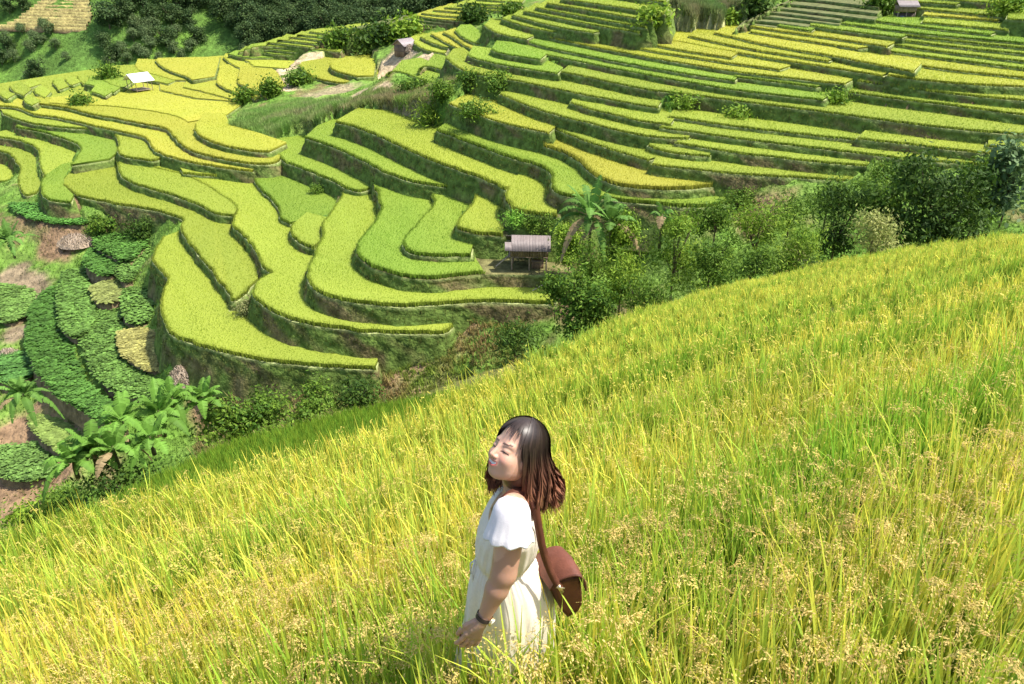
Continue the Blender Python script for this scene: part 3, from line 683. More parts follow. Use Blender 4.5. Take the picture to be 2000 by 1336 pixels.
for x0, x1, y0, y1, sp, lod in bands:
    X, Y = pts_in(x0, x1, y0, y1, sp); Z = ztop(X, Y)
    m = (Y < yedge(X)) & visp(X, Y, Z, 120) & (np.hypot((X-WX)/.20, (Y-WY-.02)/.19) > 1)
    X, Y, Z = X[m], Y[m], Z[m]; N = len(X)
    k = fieldcol(X, Y)[:, None]; col = (GRN*(1-k)+YEL*k)*rng.uniform(.8, 1.15, N)[:, None]
    rz = rng.uniform(0, 6.283, N); pick = rng.integers(0, 5, N)
    tl = rng.normal(0, .08, (N, 2)) + np.array([-.04, 0])
    par = [(13, 5, .012), (14, 4, .0105), (12, 3, .013), (12, 2, .017)][lod]
    hh = [.66, .62, .5, .42][lod]; base = Z-hh+.02+(rng.uniform(-.05, .045, N) if lod else rng.uniform(-.09, .06, N))
    for v in range(5):
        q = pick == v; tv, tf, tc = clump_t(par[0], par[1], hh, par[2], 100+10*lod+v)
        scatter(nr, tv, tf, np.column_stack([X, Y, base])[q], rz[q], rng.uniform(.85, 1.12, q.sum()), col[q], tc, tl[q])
    # ears
    npn = [3, 2, 2, 1][lod]; ng = [72, 26, 10, 6][lod]; gl = [.0115, .020, .032, .040][lod]; gw = [.0026, .0042, .007, .010][lod]
    for rep in range(npn):
        keep = rng.uniform(0, 1, N) < (.75 if lod < 2 else .7)
        pick = rng.integers(0, 4, N)
        for v in range(4):
            q = keep & (pick == v); tv, tf, tc = panicle_t(ng, .55, 300+lod*10+v+rep*40, gl, gw)
            n_ = q.sum(); kk = rng.uniform(0, 1, n_)[:, None]**1.5; gc = GOLD*(1-kk*.6)+BRN*kk*.6
            gc = (gc*.78+YEL*.18, gc*.5+YEL*.42, gc*.3+YEL*.68, gc*.2+YEL*.8)[lod]
            pos = np.column_stack([X, Y, Z-.58+rng.uniform(-.10, .03, N)])[q]; pos[:, :2] += rng.normal(0, .04, (n_, 2))
            scatter(nr, tv, tf, pos, rng.uniform(0, 6.283, n_), rng.uniform(.85, 1.1, n_), gc*rng.uniform(.8, 1.15, n_)[:, None], tc, rng.normal(0, .12, (n_, 2)))
# rice leaning over the skirt of the standing person
for k in range(70):
    a = rng.uniform(-2.95, -.15); rr = rng.uniform(.20, .36); x = WX-.01+rr*math.cos(a)*1.15; y = WY+.0+rr*math.sin(a)*.85; z = float(ztop(np.array([x]), np.array([y]))[0])
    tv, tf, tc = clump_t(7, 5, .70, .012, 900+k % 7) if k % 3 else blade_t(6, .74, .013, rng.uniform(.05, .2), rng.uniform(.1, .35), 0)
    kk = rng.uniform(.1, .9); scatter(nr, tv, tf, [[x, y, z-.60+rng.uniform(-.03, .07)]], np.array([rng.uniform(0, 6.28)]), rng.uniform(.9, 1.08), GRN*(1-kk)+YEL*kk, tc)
    if k % 2:
        tv, tf, tc = panicle_t(72, .62, 950+k % 9, .0115, .0026, .13); scatter(nr, tv, tf, [[x, y, z-.52+rng.uniform(-.05, .06)]], np.array([rng.uniform(0, 6.28)]), 1.0, GOLD*rng.uniform(.8, 1.1), tc)
tag(nr.build('near_rice', M_RICE), 'ripening rice covering the near slope around the standing person', 'rice', kind='stuff')
# greener strip below the edge of the near slope
gs = MB(); X, Y = pts_in(-16, 6, 2.5, 24, .17)
m = (Y > yedge(X)+.05) & (Y < yedge2(X)); X, Y = X[m], Y[m]; Z = plane(X, Y)-1.5; N = len(X)
pick = rng.integers(0, 4, N); col = np.array((.20, .36, .035))*rng.uniform(.8, 1.2, N)[:, None]
for v in range(4):
    q = pick == v; tv, tf, tc = clump_t(10, 2, .5, .02, 500+v)
    scatter(gs, tv, tf, np.column_stack([X, Y, Z-.5+rng.uniform(-.08, .08, N)])[q], rng.uniform(0, 6.28, q.sum()), rng.uniform(.85, 1.1, q.sum()), col[q], tc)
tag(gs.build('young_rice', M_RICE), 'dark green young rice strip below the golden edge of the near slope', 'rice', kind='stuff')
# ---------------------------------------------------------------- grass on banks and open ground
gr = MB()
def grass_on(X, Y, Z, s, hs, col, seeds=4, nb=5, spread=.5, w=.07):
    N = len(X); pk = rng.integers(0, seeds, N)
    for v in range(seeds):
        q = pk == v; tv, tf, tc = tuft(nb, spread, w, 700+v)
        scatter(gr, tv, tf, np.column_stack([X, Y, Z])[q], rng.uniform(0, 6.28, q.sum()), s*rng.uniform(.7, 1.3, q.sum()), col[q], tc, zs=hs*rng.uniform(.6, 1.3, q.sum()))
X, Y = pts_in(-95, 75, 46, 150, .42)
d = np.hypot(X, Y); m = rng.uniform(0, 1, len(X)) < np.clip((75/d)**2, .12, 1); X, Y = X[m], Y[m]
zt = zterr_at(X, Y); m = zt < -1e8; X, Y = X[m], Y[m]; Z = zg(X, Y); m = visible(X, Y, Z); X, Y, Z = X[m], Y[m], Z[m]
gc = ground_col(X, Y); m = (gc[:, 0] < gc[:, 1]*1.12) | (gc[:, 0] < .22) | (rng.uniform(0, 1, len(X)) < .12); X, Y, Z, gc = X[m], Y[m], Z[m], gc[m]; n = fnoise(X, Y, 5, 51)[:, None]; gcol = np.where(gc[:, 1:2] > gc[:, 0:1]*1.1, np.array((.16, .27, .04))*(.6+.9*n), gc*1.1+np.array((.02, .05, 0)))
grass_on(X, Y, Z-.03, .5*np.clip(np.hypot(X, Y)/75, .8, 2).mean(), .42, gcol*rng.uniform(.7, 1.3, len(X))[:, None])
# tufts on the risers
for t in TT:
    R = t['ring'][:t['nl']]; n = len(R)
    if n < 3: continue
    full = t['ring']; o1 = inset(full, -.2)[:t['nl']]; o2 = inset(full, -.8)[:t['nl']]
    k = max(1, int(n*4.5 if t['dist'] < 110 else n*2.5)); i = rng.integers(0, n, k); f = rng.uniform(0, 1, k)
    p = o1[i]*(1-f[:, None])+o2[i]*f[:, None]; z = t['z']-.25-f*2.1
    m = visible(p[:, 0], p[:, 1], z); p, z = p[m], z[m]
    if len(p) == 0: continue
    g = fnoise(p[:, 0], p[:, 1], 4, 52)[:, None]
    grass_on(p[:, 0], p[:, 1], z, .30, .30, (np.array((.10, .17, .03))*(1-g)+np.array((.24, .22, .07))*g)*rng.uniform(.6, 1.3, len(p))[:, None])
# pale seed grass on the knoll and open rough patches
for px, py, zz, r, num, c1, c2, h in ((600, 225, -25.5, 8, 2200, (.26, .42, .10), (.38, .38, .18), .9), (500, 250, -27, 7, 2200, (.22, .40, .08), (.30, .42, .12), .8), (540, 215, -27, 7, 2200, (.24, .42, .09), (.34, .42, .14), .8), (800, 215, -23, 8, 2200, (.26, .36, .09), (.38, .32, .16), .8), (720, 225, -23, 7, 1800, (.24, .36, .08), (.36, .32, .16), .8), (1380, 60, -12, 9, 2500, (.20, .30, .09), (.34, .32, .16), .8), (1340, 30, -12, 8, 2500, (.20, .32, .09), (.34, .32, .16), .9), (1420, 20, -12, 8, 2500, (.20, .32, .09), (.34, .32, .16), .9),
                                    (690, 215, -24.6, 8, 1500, (.2, .34, .06), (.36, .32, .16), .8), (560, 730, -41, 10, 1200, (.3, .3, .09), (.34, .24, .12), .6), (850, 650, -38.5, 9, 1600, (.24, .34, .05), (.34, .24, .10), .5), (1500, 240, -18.3, 9, 1200, (.10, .26, .03), (.12, .3, .05), .5), (1350, 215, -18.7, 8, 1000, (.12, .28, .04), (.1, .25, .04), .5)):
    p = hit_ground(px, py, 48); num = int(num*2.2); a = rng.uniform(0, 6.28, num); rr = r*np.sqrt(rng.uniform(0, 1, num)); X = p[0]+rr*np.cos(a); Y = p[1]+rr*np.sin(a)
    m = zterr_at(X, Y) < -1e8; X, Y = X[m], Y[m]; k = np.clip(fnoise(X, Y, 3, 53)*2.2-.6, 0, 1)[:, None]
    grass_on(X, Y, zg(X, Y)-.05, .75, h, (np.array(c1)*(1-k)+np.array(c2)*k)*rng.uniform(.7, 1.25, len(X))[:, None], nb=6)
tag(gr.build('bank_grass', M_LEAF), 'rough grass growing over the terrace banks and open ground of the valley', 'grass', kind='stuff')
# ---------------------------------------------------------------- foliage
def leaf_cloud(blobs, n, size, cols, seed=0, shape=1.0, droop=0.0, shell=.35, lump=.5):
    """n leaves spread through the outer volume of blobs (cx,cy,cz,rx,ry,rz); shape = length/width of a leaf"""
    r = np.random.default_rng(seed); mb = MB(); blobs = np.asarray(blobs, float)
    wgt = blobs[:, 3]*blobs[:, 4]*blobs[:, 5]; wgt = wgt**.67; wgt /= wgt.sum()
    # break every blob into clusters of leaves
    nc = max(6, int(n/22)); bi = r.choice(len(blobs), nc, p=wgt); d = r.normal(0, 1, (nc, 3)); d /= np.linalg.norm(d, axis=1)[:, None]
    rad = (r.uniform(shell, 1.0, nc)**.5)*(1+lump*(r.uniform(0, 1, nc)-.5)); Cn = blobs[bi, :3]+d*blobs[bi, 3:]*rad[:, None]
    per = 22; idx = np.repeat(np.arange(nc), per); N = len(idx)
    cr = size*r.uniform(1.2, 3.2, nc); P = Cn[idx]+r.normal(0, 1, (N, 3))*cr[idx][:, None]*np.array([.55, .55, .4])
    nrm = d[idx]*.8+r.normal(0, .55, (N, 3))+np.array([0, 0, .5]); nrm /= np.linalg.norm(nrm, axis=1)[:, None]
    t = np.cross(nrm, r.normal(0, 1, (N, 3))); t /= np.linalg.norm(t, axis=1)[:, None]
    t[:, 2] -= droop; t /= np.linalg.norm(t, axis=1)[:, None]; b = np.cross(nrm, t)
    s = size*r.uniform(.6, 1.3, N)[:, None]; w = s/shape*.5
    V = np.stack([P-t*s*.5, P+b*w*.9-t*s*.05, P+t*s*.5+nrm*0, P-b*w*.9-t*s*.05], 1).reshape(-1, 3)
    f = np.arange(N*4).reshape(N, 4)
    cols = np.asarray(cols, float); k = r.uniform(0, 1, nc)[idx][:, None]; c = cols[0]*(1-k)+cols[1]*k
    c = c*r.uniform(.7, 1.3, N)[:, None]; mb.add(V, f, np.repeat(c, 4, 0)); return mb
def limbs(mb, blobs, base, r0, seed, c=(.16, .12, .08), lean=(0, 0)):
    r = np.random.default_rng(seed); blobs = np.asarray(blobs); top = blobs[np.argmax(blobs[:, 2]), :3]
    mid = np.array([lean[0]*.5, lean[1]*.5, top[2]*.45])
    pts = [np.array([0, 0, -.4]), mid*.5+r.normal(0, .05, 3)*r0*4, mid, top*.9]
    tube(mb, smooth3(pts), np.linspace(r0, r0*.25, 4*3-2 if False else len(smooth3(pts))), 7, c)
    for b in blobs:
        q = [mid*.8, (mid*.5+b[:3]*.5)+np.array([0, 0, -.1*b[5]]), b[:3]+np.array([0, 0, .3*b[5]])]; q = smooth3(q)
        tube(mb, q, np.linspace(r0*.5, r0*.08, len(q)), 5, c)
def smooth3(p, it=1):
    p = np.asarray(p, float)
    for _ in range(it):
        q = np.empty((2*len(p)-2, 3)); q[0::2] = .75*p[:-1]+.25*p[1:]; q[1::2] = .25*p[:-1]+.75*p[1:]
        p = np.vstack([p[:1], q, p[-1:]])
    return p
def rblobs(n, R, H, z0, seed, flat=.75):
    r = np.random.default_rng(seed); out = []
    for i in range(n):
        a = r.uniform(0, 6.28); q = r.uniform(.15, .68)*R; z = z0+(H-z0)*r.uniform(.12, .82); s = R*r.uniform(.34, .55)*(1.15-.5*abs((z-z0)/(H-z0)-.4))
        out.append([q*math.cos(a), q*math.sin(a), z, s, s, s*flat])
    return out
def tree_proto(name, R, H, z0, nb, nl, size, cols, seed, shape=1.6, droop=0, r0=.15, mat=None, lump=.5, trunk=True):
    root = empty(name, (0, 0, 0)); bl = rblobs(nb, R, H, z0, seed)
    leaf_cloud(bl, nl, size, cols, seed, shape, droop, lump=lump).build('crown', mat or M_LEAF, root)
    if trunk:
        mb = MB(); limbs(mb, bl, (0, 0, 0), r0, seed); mb.build('trunk', M_BARK, root, smooth=True)
    return root
DK = ((.03, .07, .012), (.09, .16, .02)); MID = ((.05, .12, .013), (.17, .27, .03)); LT = ((.10, .21, .018), (.28, .39, .04)); GREY = ((.08, .15, .06), (.19, .28, .11)); FAR = ((.038, .08, .026), (.10, .155, .045)); FARG = ((.10, .16, .06), (.18, .24, .09))
# the far wood: every tree its own object, copies of a few grown trees
protos = [tree_proto('forest_tree', 3.4, 7.5, 1.2, 9, 2300, .55, FAR, 11+i, 1.3, r0=.22) for i in range(3)]
proto_l = [tree_proto('forest_tree', 3.0, 6.5, .8, 8, 2000, .5, FARG, 21+i, 1.3, r0=.2) for i in range(2)]
used = set()
def place_tree(p, loc, s, rz, label, cat='tree', group=None, sz=None):
    o = p if p.name not in used else copy_tree(p); used.add(p.name)
    o.location = [float(q) for q in loc]; o.scale = (s, s, sz or s); o.rotation_euler = (0, 0, rz)
    tag(o, label, cat, group); return o
k = 0
for row in range(9):
    for col in range(30):
        px = 400+col*22+random.uniform(-8, 8)+(row % 2)*11; py = 104-row*15+random.uniform(-4, 4)
        lim = np.interp(px, [380, 420, 480, 520, 600, 720, 860, 960, 1060], [20, 60, 80, 95, 75, 60, 25, 0, -20])
        if py > lim+12 or py < -46: continue
        if px < 440 and py > 30: continue
        p = at_hill(px, py); o = place_tree(protos[k % 3], p, random.uniform(.75, 1.15), random.uniform(0, 6.28), (('dense round crowned tree in the lower edge of the dark wood above the far terraces', 'round crowned trees along the lower edge of the far wood') if row < 2 else ('dense round crowned tree high inside the dark wood on the far slope', 'round crowned trees deep in the far wood'))[0], group=('round crowned trees along the lower edge of the far wood' if row < 2 else 'round crowned trees deep in the far wood')); k += 1
for (px, py, s, q) in [(215, 50, 1.5, 0), (240, 35, 1.2, 1), (205, 90, .9, 2), (225, 110, .9, 0), (250, 20, 1.1, 1), (280, 8, 1.2, 0), (320, 5, 1.2, 2), (300, 40, 1.1, 0), (335, 40, 1.1, 1), (350, 20, 1.2, 2), (375, 12, 1.2, 0), (370, 50, 1.1, 1), (385, 80, 1.0, 2), (375, 95, .8, 0), (325, 85, 1.1, 1), (240, 100, .8, 0), (215, 125, .8, 1), (250, 118, .7, 2), (285, 110, .8, 0), (310, 112, .6, 1),
                     (45, 60, .7, 0), (100, 60, .8, 1), (70, 75, .7, 2), (110, 90, .7, 0), (60, 95, .8, 1), (15, 95, .9, 2), (30, 115, .8, 0), (75, 145, 1.0, 1), (60, 150, .7, 2), (5, 120, .9, 0), (20, 20, .9, 1), (45, 15, .9, 2), (85, 80, .6, 0), (10, 75, .7, 1), (130, 110, .5, 2), (480, 100, .7, 0), (500, 100, .9, 1)]:
    p = at_hill(px, py+8); place_tree((protos[q] if s > .85 else proto_l[q % 2]), p, s*.8, random.uniform(0, 6.28), ('bushy tree on the green slope under the brown stepped field' if px < 180 else 'dark bushy tree in the gully between stepped field and dark wood'), group=('trees scattered under the brown stepped field' if px < 180 else 'dark trees in the far gully'))
for i, (px, py, s) in enumerate([(262, 78, .6), (275, 60, .7), (290, 75, .7), (305, 60, .7), (345, 70, .6), (260, 50, .6), (295, 92, .6), (340, 100, .6), (270, 105, .55), (355, 110, .5)]):
    p = at_hill(px, py+5); place_tree(proto_l[i % 2], p, s*1.1, random.uniform(0, 6.28), 'pale green tree in the gully beside the dark wood', group='pale trees in the far gully')
place_tree(proto_l[0], at_hill(88, 58), .55, 1, 'small lone dark tree in front of the brown stepped field at top left')
# stepped brown field on the far slope
def strip_mesh(rows, thick, col, col2, name, mat):
    mb = MB()
    for (xa, ya, xb, yb) in rows:
        a = at_hill(xa, ya); b = at_hill(xb, yb); d = b-a; z = min(a[2], b[2])+.6; nrm = np.array([-d[1], d[0], 0]); nrm /= np.linalg.norm(nrm); nrm *= 4 if nrm[1] > 0 else -4
        n = 12; P = [a+(b-a)*i/n for i in range(n+1)]; F_ = []; V = []
        for p in P:
            w = random.uniform(-.4, .4); V += [[p[0], p[1]-1.2+w, z-thick-.8], [p[0], p[1]-1+w, z], [p[0]+nrm[0], p[1]+nrm[1], z+.05]]
        for i in range(n): k0 = 3*i; F_ += [[k0, k0+3, k0+4, k0+1], [k0+1, k0+4, k0+5, k0+2]]
        cc = np.tile(np.array([col2, col, col]), (n+1, 1)); cc = cc*rng.uniform(.8, 1.2, len(cc))[:, None]; mb.add(V, F_, cc)
    return mb.build(name, mat)
rows = [(0, 52, 170, 53), (18, 46, 172, 47), (32, 41, 175, 41), (40, 35, 180, 36), (46, 29, 182, 30), (55, 24, 182, 24), (62, 18, 180, 18), (70, 12, 180, 12), (76, 6, 178, 6), (82, 0, 178, 0), (85, -7, 178, -7)]
tag(strip_mesh(rows, 1.0, (.42, .36, .13), (.30, .19, .10), 'stepped_field', M_EARTH), kind='structure')
# ---------------------------------------------------------------- trees and shrubs of the ravine
def on_g(px, py, y):
    p = at_y(px, py, y); return np.array([p[0], p[1], float(zg(p[0], p[1]))]), p
PXM = lambda y: 1500/(y*1.02)      # rough pixels per metre at depth y
def shrub(px, py, y, wpx, hpx, cols, label, name='shrub', shape=1.6, size=.22, dens=1.0, droop=0, lump=.5, seed=0, cat='shrub'):
    """crown centred on the sighted point, its stem standing on the ground below"""
    if y > 75 or y == 0:
        b = hit_ground(px, py+hpx*.45, 56 if px > 900 else 70); y = b[1]
    c = at_y(px, py, y); R = .86*wpx/2*np.linalg.norm(c)/F; Hc = hpx/2*np.linalg.norm(c)/F*1.05
    g = float(zg(c[0], c[1])); z0 = c[2]-Hc-g
    if c[2]-Hc > g+2.5: g = c[2]-Hc-1.2
    base = np.array([c[0], c[1], g]); H = c[2]+Hc-g; z0 = max(.05, c[2]-Hc-g)
    nb = 12 if R > 2 else 8; root = empty(name, base, 0, label, cat); bl = rblobs(nb, R, H, z0, seed+int(px), .85)
    size = size*1.15; n = int(dens*min(16000, max(1500, 75*R*Hc/size**2)))
    leaf_cloud(bl, n, size, cols, seed+int(px), shape, droop, lump=lump).build('crown', M_LEAF, root)
    mb = MB(); limbs(mb, bl, base, max(.05, R*.05), seed+int(px)); mb.build('trunk' if cat == 'tree' else 'stem', M_BARK, root, smooth=True)
    return root
SH = [
 (1130, 585, 53, 140, 130, MID, 'round glossy leaved shrub below the stilt hut at the edge of the golden slope', 'shrub', 1.5, .26, 'shrub', 0),
 (1085, 560, 56, 60, 60, MID, 'small shrub at the right end of the rice strip below the stilt hut', 'shrub', 1.5, .22, 'shrub', 0),
 (1005, 660, 50, 120, 60, DK, 'dark grassy clump low beside the bank left of the glossy leaved shrub', 'shrub', 4, .38, 'shrub', 0),
 (1112, 475, 72, 80, 90, LT, 'light leafy shrub directly right of the stilt hut roof', 'shrub', 1.6, .22, 'shrub', 0),
 (1060, 440, 0, 80, 45, MID, 'shrub behind the stilt hut roof', 'shrub', 2.2, .22, 'shrub', 0),
 (1150, 515, 57, 80, 130, MID, 'slender feathery bamboo in front of the big banana plant', 'bamboo', 4, .34, 'bamboo', .6),
 (1215, 520, 56, 110, 170, LT, 'light green feathery bamboo right of the big banana plant', 'bamboo', 4, .34, 'bamboo', .6),
 (1215, 440, 60, 90, 80, LT, 'pale green bush between the two banana plants', 'shrub', 2, .24, 'shrub', 0),
 (1320, 480, 57, 120, 170, LT, 'tall bright bamboo clump right of the lone banana stem', 'bamboo', 4, .34, 'bamboo', .5),
 (1255, 560, 52, 110, 110, MID, 'dark green bamboo clump just above the golden edge', 'bamboo', 4, .32, 'bamboo', .5),
 (1390, 500, 55, 110, 110, MID, 'feathery green shrub in the middle of the ravine', 'shrub', 3, .3, 'shrub', .3),
 (1400, 425, 62, 90, 60, MID, 'low green shrub under the lowest right hand rice strip', 'shrub', 2, .26, 'shrub', 0),
 (1480, 450, 58, 120, 110, LT, 'bright reedy shrub in the centre of the ravine', 'shrub', 4, .36, 'shrub', .2),
 (1470, 510, 50, 100, 70, MID, 'small shrub on the golden edge in the centre of the ravine', 'shrub', 3, .3, 'shrub', .3),
 (1560, 480, 50, 110, 110, LT, 'rounded yellow green bamboo clump on the golden edge', 'bamboo', 4, .32, 'bamboo', .5),
 (1545, 415, 60, 100, 60, MID, 'reedy green bush under the long lower strips', 'shrub', 4, .34, 'shrub', .2),
 (1640, 430, 52, 110, 140, DK, 'dark drooping tree left of the tallest ravine tree', 'tree', 3, .34, 'tree', .6),
 (1620, 385, 62, 90, 50, MID, 'leafy shrub above the dark drooping tree', 'shrub', 2, .26, 'shrub', 0),
 (1710, 455, 46, 110, 80, ((.24, .30, .07), (.42, .42, .14)), 'yellowing shrub with bare pale stems between dark trees', 'shrub', 3, .26, 'shrub', .3),
 (1730, 405, 52, 110, 90, MID, 'green leafy bush left of the tallest ravine tree', 'shrub', 2, .28, 'shrub', 0),
 (1850, 390, 50, 200, 190, DK, 'tallest dark green tree of the ravine at right', 'tree', 2.2, .34, 'tree', .4),
 (1790, 345, 56, 90, 80, DK, 'dark bushy tree top left of the tallest ravine tree', 'tree', 2.2, .32, 'tree', .4),
 (1920, 360, 54, 110, 130, MID, 'mid green tree leaning on the right side of the tallest ravine tree', 'tree', 2.2, .32, 'tree', .4),
 (1985, 335, 52, 80, 110, GREY, 'greyish broad leaved tree cut by the right edge', 'tree', 1.6, .4, 'tree', 0),
 (1700, 370, 66, 80, 36, MID, 'low shrub at the foot of the right hand terraces', 'shrub', 1.8, .24, 'shrub', 0),
 (1735, 350, 0, 90, 44, MID, 'leafy shrub at the end of the lowest straight strips beside the tall ravine tree', 'shrub', 1.8, .26, 'shrub', 0),
 (1440, 392, 0, 70, 34, MID, 'low leafy shrub at the rounded tip of the lowest right hand strip', 'shrub', 1.8, .26, 'shrub', 0),
 (620, 372, 0, 26, 22, MID, 'small tuft like bush on the corner of a terrace left of centre', 'shrub', 3, .26, 'shrub', 0),
 (478, 600, 0, 44, 44, ((.2, .24, .08), (.34, .32, .14)), 'dry brownish bush on the point between the two lowest terraces', 'shrub', 3, .26, 'shrub', 0),
 (870, 790, 0, 1, 1, MID, '', '', 1, 1, '', 0),
 (520, 800, 46, 130, 60, MID, 'low leafy shrub between the banana grove and the young rice', 'shrub', 1.8, .26, 'shrub', 0),
 (600, 785, 50, 110, 50, MID, 'low green bush on the bank below the lowest rice terrace', 'shrub', 1.8, .26, 'shrub', 0),
 (690, 768, 52, 120, 50, DK, 'dark low bush on the bank under the tip of the lowest rice terrace', 'shrub', 2, .26, 'shrub', 0),
 (450, 830, 44, 130, 80, MID, 'broad green shrub at the right end of the banana grove', 'shrub', 1.8, .28, 'shrub', 0),
 (250, 960, 36, 170, 60, DK, 'dark shrub below the banana grove beside the young rice', 'shrub', 1.8, .26, 'shrub', 0),
 (100, 985, 40, 150, 50, MID, 'low green bush by the footpath in the lower left corner', 'shrub', 1.8, .24, 'shrub', 0),
 (60, 1010, 36, 90, 40, LT, 'bright low bush at the left edge of the young rice', 'shrub', 1.8, .24, 'shrub', 0),
 (270, 452, 92, 90, 40, DK, 'dark bush above the bean terraces', 'shrub', 2, .3, 'shrub', 0),
 (200, 440, 94, 60, 30, MID, 'shrub on the bank left of the dark bush above the bean terraces', 'shrub', 2, .3, 'shrub', 0),
 (475, 192, 128, 40, 26, MID, 'leafy bush at the tip of the plateau terraces left of the footpath', 'shrub', 2, .36, 'shrub', 0),
 (530, 174, 135, 28, 28, MID, 'dense bush on the left bank of the footpath', 'shrub', 2, .36, 'shrub', 0),
 (582, 156, 140, 44, 26, MID, 'rounded bush between the footpath and the golden plot', 'shrub', 2, .36, 'shrub', 0),
 (212, 146, 150, 16, 18, MID, 'little bush at the left end of the plateau', 'shrub', 2, .36, 'shrub', 0),
 (158, 200, 130, 20, 9, MID, 'small bush at the foot of the mini terraces', 'shrub', 2, .34, 'shrub', 0),
 (845, 228, 95, 70, 50, LT, 'bright green reed clump on the grassy bank in the middle', 'shrub', 5, .5, 'shrub', 0),
 (1018, 436, 0, 44, 26, ((.16, .38, .04), (.3, .5, .07)), 'vivid green grass clump just behind the stilt hut roof', 'shrub', 5, .4, 'shrub', 0),
 (920, 160, 100, 60, 34, MID, 'shrub on the bank above the narrow golden strip', 'shrub', 2, .34, 'shrub', 0),
 (865, 180, 100, 50, 30, MID, 'shrub left of the bank above the narrow golden strip', 'shrub', 2, .34, 'shrub', 0),
 (970, 160, 100, 60, 26, MID, 'leafy shrub under the long green strip', 'shrub', 2, .34, 'shrub', 0),
 (930, 215, 92, 90, 20, MID, 'trailing green plants under the narrow golden strip', 'shrub', 2, .3, 'shrub', 0),
 (815, 172, 105, 60, 22, MID, 'leafy bush below the small green plots', 'shrub', 2, .34, 'shrub', 0),
 (1335, 204, 95, 70, 16, LT, 'vine covered bank in the middle of the right hillside', 'shrub', 2, .3, 'shrub', 0),
 (1450, 226, 90, 70, 14, LT, 'trailing green vines right of the vine covered bank', 'shrub', 2, .3, 'shrub', 0),
 (1625, 195, 92, 40, 26, LT, 'bright shrub between the ends of the long green strips', 'shrub', 2, .3, 'shrub', 0),
 (1276, 40, 135, 16, 20, LT, 'tiny bright tree at the end of the stacked strips near the top', 'shrub', 2, .4, 'shrub', 0),
 (1425, 40, 135, 12, 18, LT, 'tiny bright tree beside the bare dark terraces', 'shrub', 2, .4, 'shrub', 0),
 (1475, 12, 140, 50, 40, DK, 'dark bush at the top beside the bare terraces', 'shrub', 2, .4, 'shrub', 0),
 (1725, 12, 138, 34, 34, MID, 'leafy tree left of the highest wooden hut', 'tree', 2, .4, 'tree', 0),
 (1975, 14, 120, 50, 30, LT, 'pale feathery clump in the top right corner', 'shrub', 3, .4, 'shrub', 0),
 (925, 28, 165, 26, 26, DK, 'small dark tree among the high terraces near the top', 'tree', 2, .45, 'tree', 0),
 (700, 85, 165, 50, 34, DK, 'dark tree group left of the brown barn', 'tree', 2, .5, 'tree', 0),
 (740, 70, 172, 50, 30, DK, 'dark tree behind the roof of the brown barn', 'tree', 2, .5, 'tree', 0),
 (665, 80, 168, 36, 24, MID, 'leafy tree at the left end of the trees beside the barn', 'tree', 2, .5, 'tree', 0),
 (790, 62, 170, 50, 18, LT, 'light green bush right behind the brown barn', 'shrub', 2, .5, 'shrub', 0),
 (1000, 22, 120, 30, 16, MID, 'bush on the ridge line left of the stacked strips', 'shrub', 2, .4, 'shrub', 0),
]
for (px, py, y, w, h, cols, lab, nm, shp, sz, cat, dr) in SH:
    if not nm or w < 2: continue
    shrub(px, py, y, w, h, cols, lab, nm, shp, sz*max(1, y/75), 1.0, dr, .6, 0, cat)
# dense undergrowth filling the ravine
ug = MB(); r2 = np.random.default_rng(5)
def undergrowth(n, pxr, pyf, yr, R, cols, size):
    bl = []
    for i in range(n):
        px = r2.uniform(*pxr); y = r2.uniform(*yr); p = at_y(px, 500, y); x = p[0]; g = float(zg(x, y))
        if zterr_at(np.array([x]), np.array([y]))[0] > -1e8: continue
        s = r2.uniform(.6, 1.3)*R; bl.append([x, y, g+s*.3, s, s, s*.7])
    return leaf_cloud(bl, n*110, size, cols, 3, 2.2, .1)
for a in (undergrowth(130, (1080, 2050), 0, (40, 62), 1.5, MID, .3), undergrowth(60, (1330, 1900), 0, (56, 72), 1.0, LT, .26), undergrowth(50, (330, 1050), 0, (42, 56), 1.0, MID, .26), undergrowth(36, (-50, 420), 0, (30, 44), 1.1, MID, .26)):
    for v, f, c in zip(a.v, a.f, a.c): ug.add(v, f, c)
tag(ug.build('undergrowth', M_LEAF), 'tangled low undergrowth filling the ravine between terraces and golden slope', 'undergrowth', kind='stuff')
# ---------------------------------------------------------------- bean terraces and straw at lower left
def crop_patch(mb, pix, z, col, h=.45, sp=.24, seed=0, bank=True):
    R = np.array([at_z(px, py, z)[:2] for px, py in smooth_open(pix+[pix[0]], 2)])[:-1]
    o_ = (fnoise(R[:, 0], R[:, 1], 1.2, 44)-.35)*-.8; X, Y = poly_points(inset(R, o_), sp); n = len(X); tv, tf, tc = [], [], []
    V = []; r = np.random.default_rng(seed)
    for i in range(7):      # rosette of broad leaves
        a = r.uniform(0, 6.28); b = .25*r.uniform(.3, 1); s = .17; cx, cy = b*math.cos(a), b*math.sin(a); zz = r.uniform(.5, 1.0)
        k = len(tv); tv += [[cx-s, cy, zz-.05], [cx, cy-s*.8, zz+.05], [cx+s, cy, zz-.08], [cx, cy+s*.8, zz]]; tf.append([k, k+1, k+2, k+3]); g = r.uniform(.75, 1.2); tc += [[g]*3]*4
    scatter(mb, tv, tf, np.column_stack([X, Y, np.full(n, z)+(fnoise(X, Y, 1.3, 33)-.5)*.25]), rng.uniform(0, 6.28, n), rng.uniform(.7, 1.7, n), np.array(col)*(rng.uniform(.6, 1.35, n)*(.65+.7*fnoise(X, Y, 1.6, 37)))[:, None], tc, zs=h*rng.uniform(.5, 1.6, n))
    return R
bt = MB(); bb = MB()
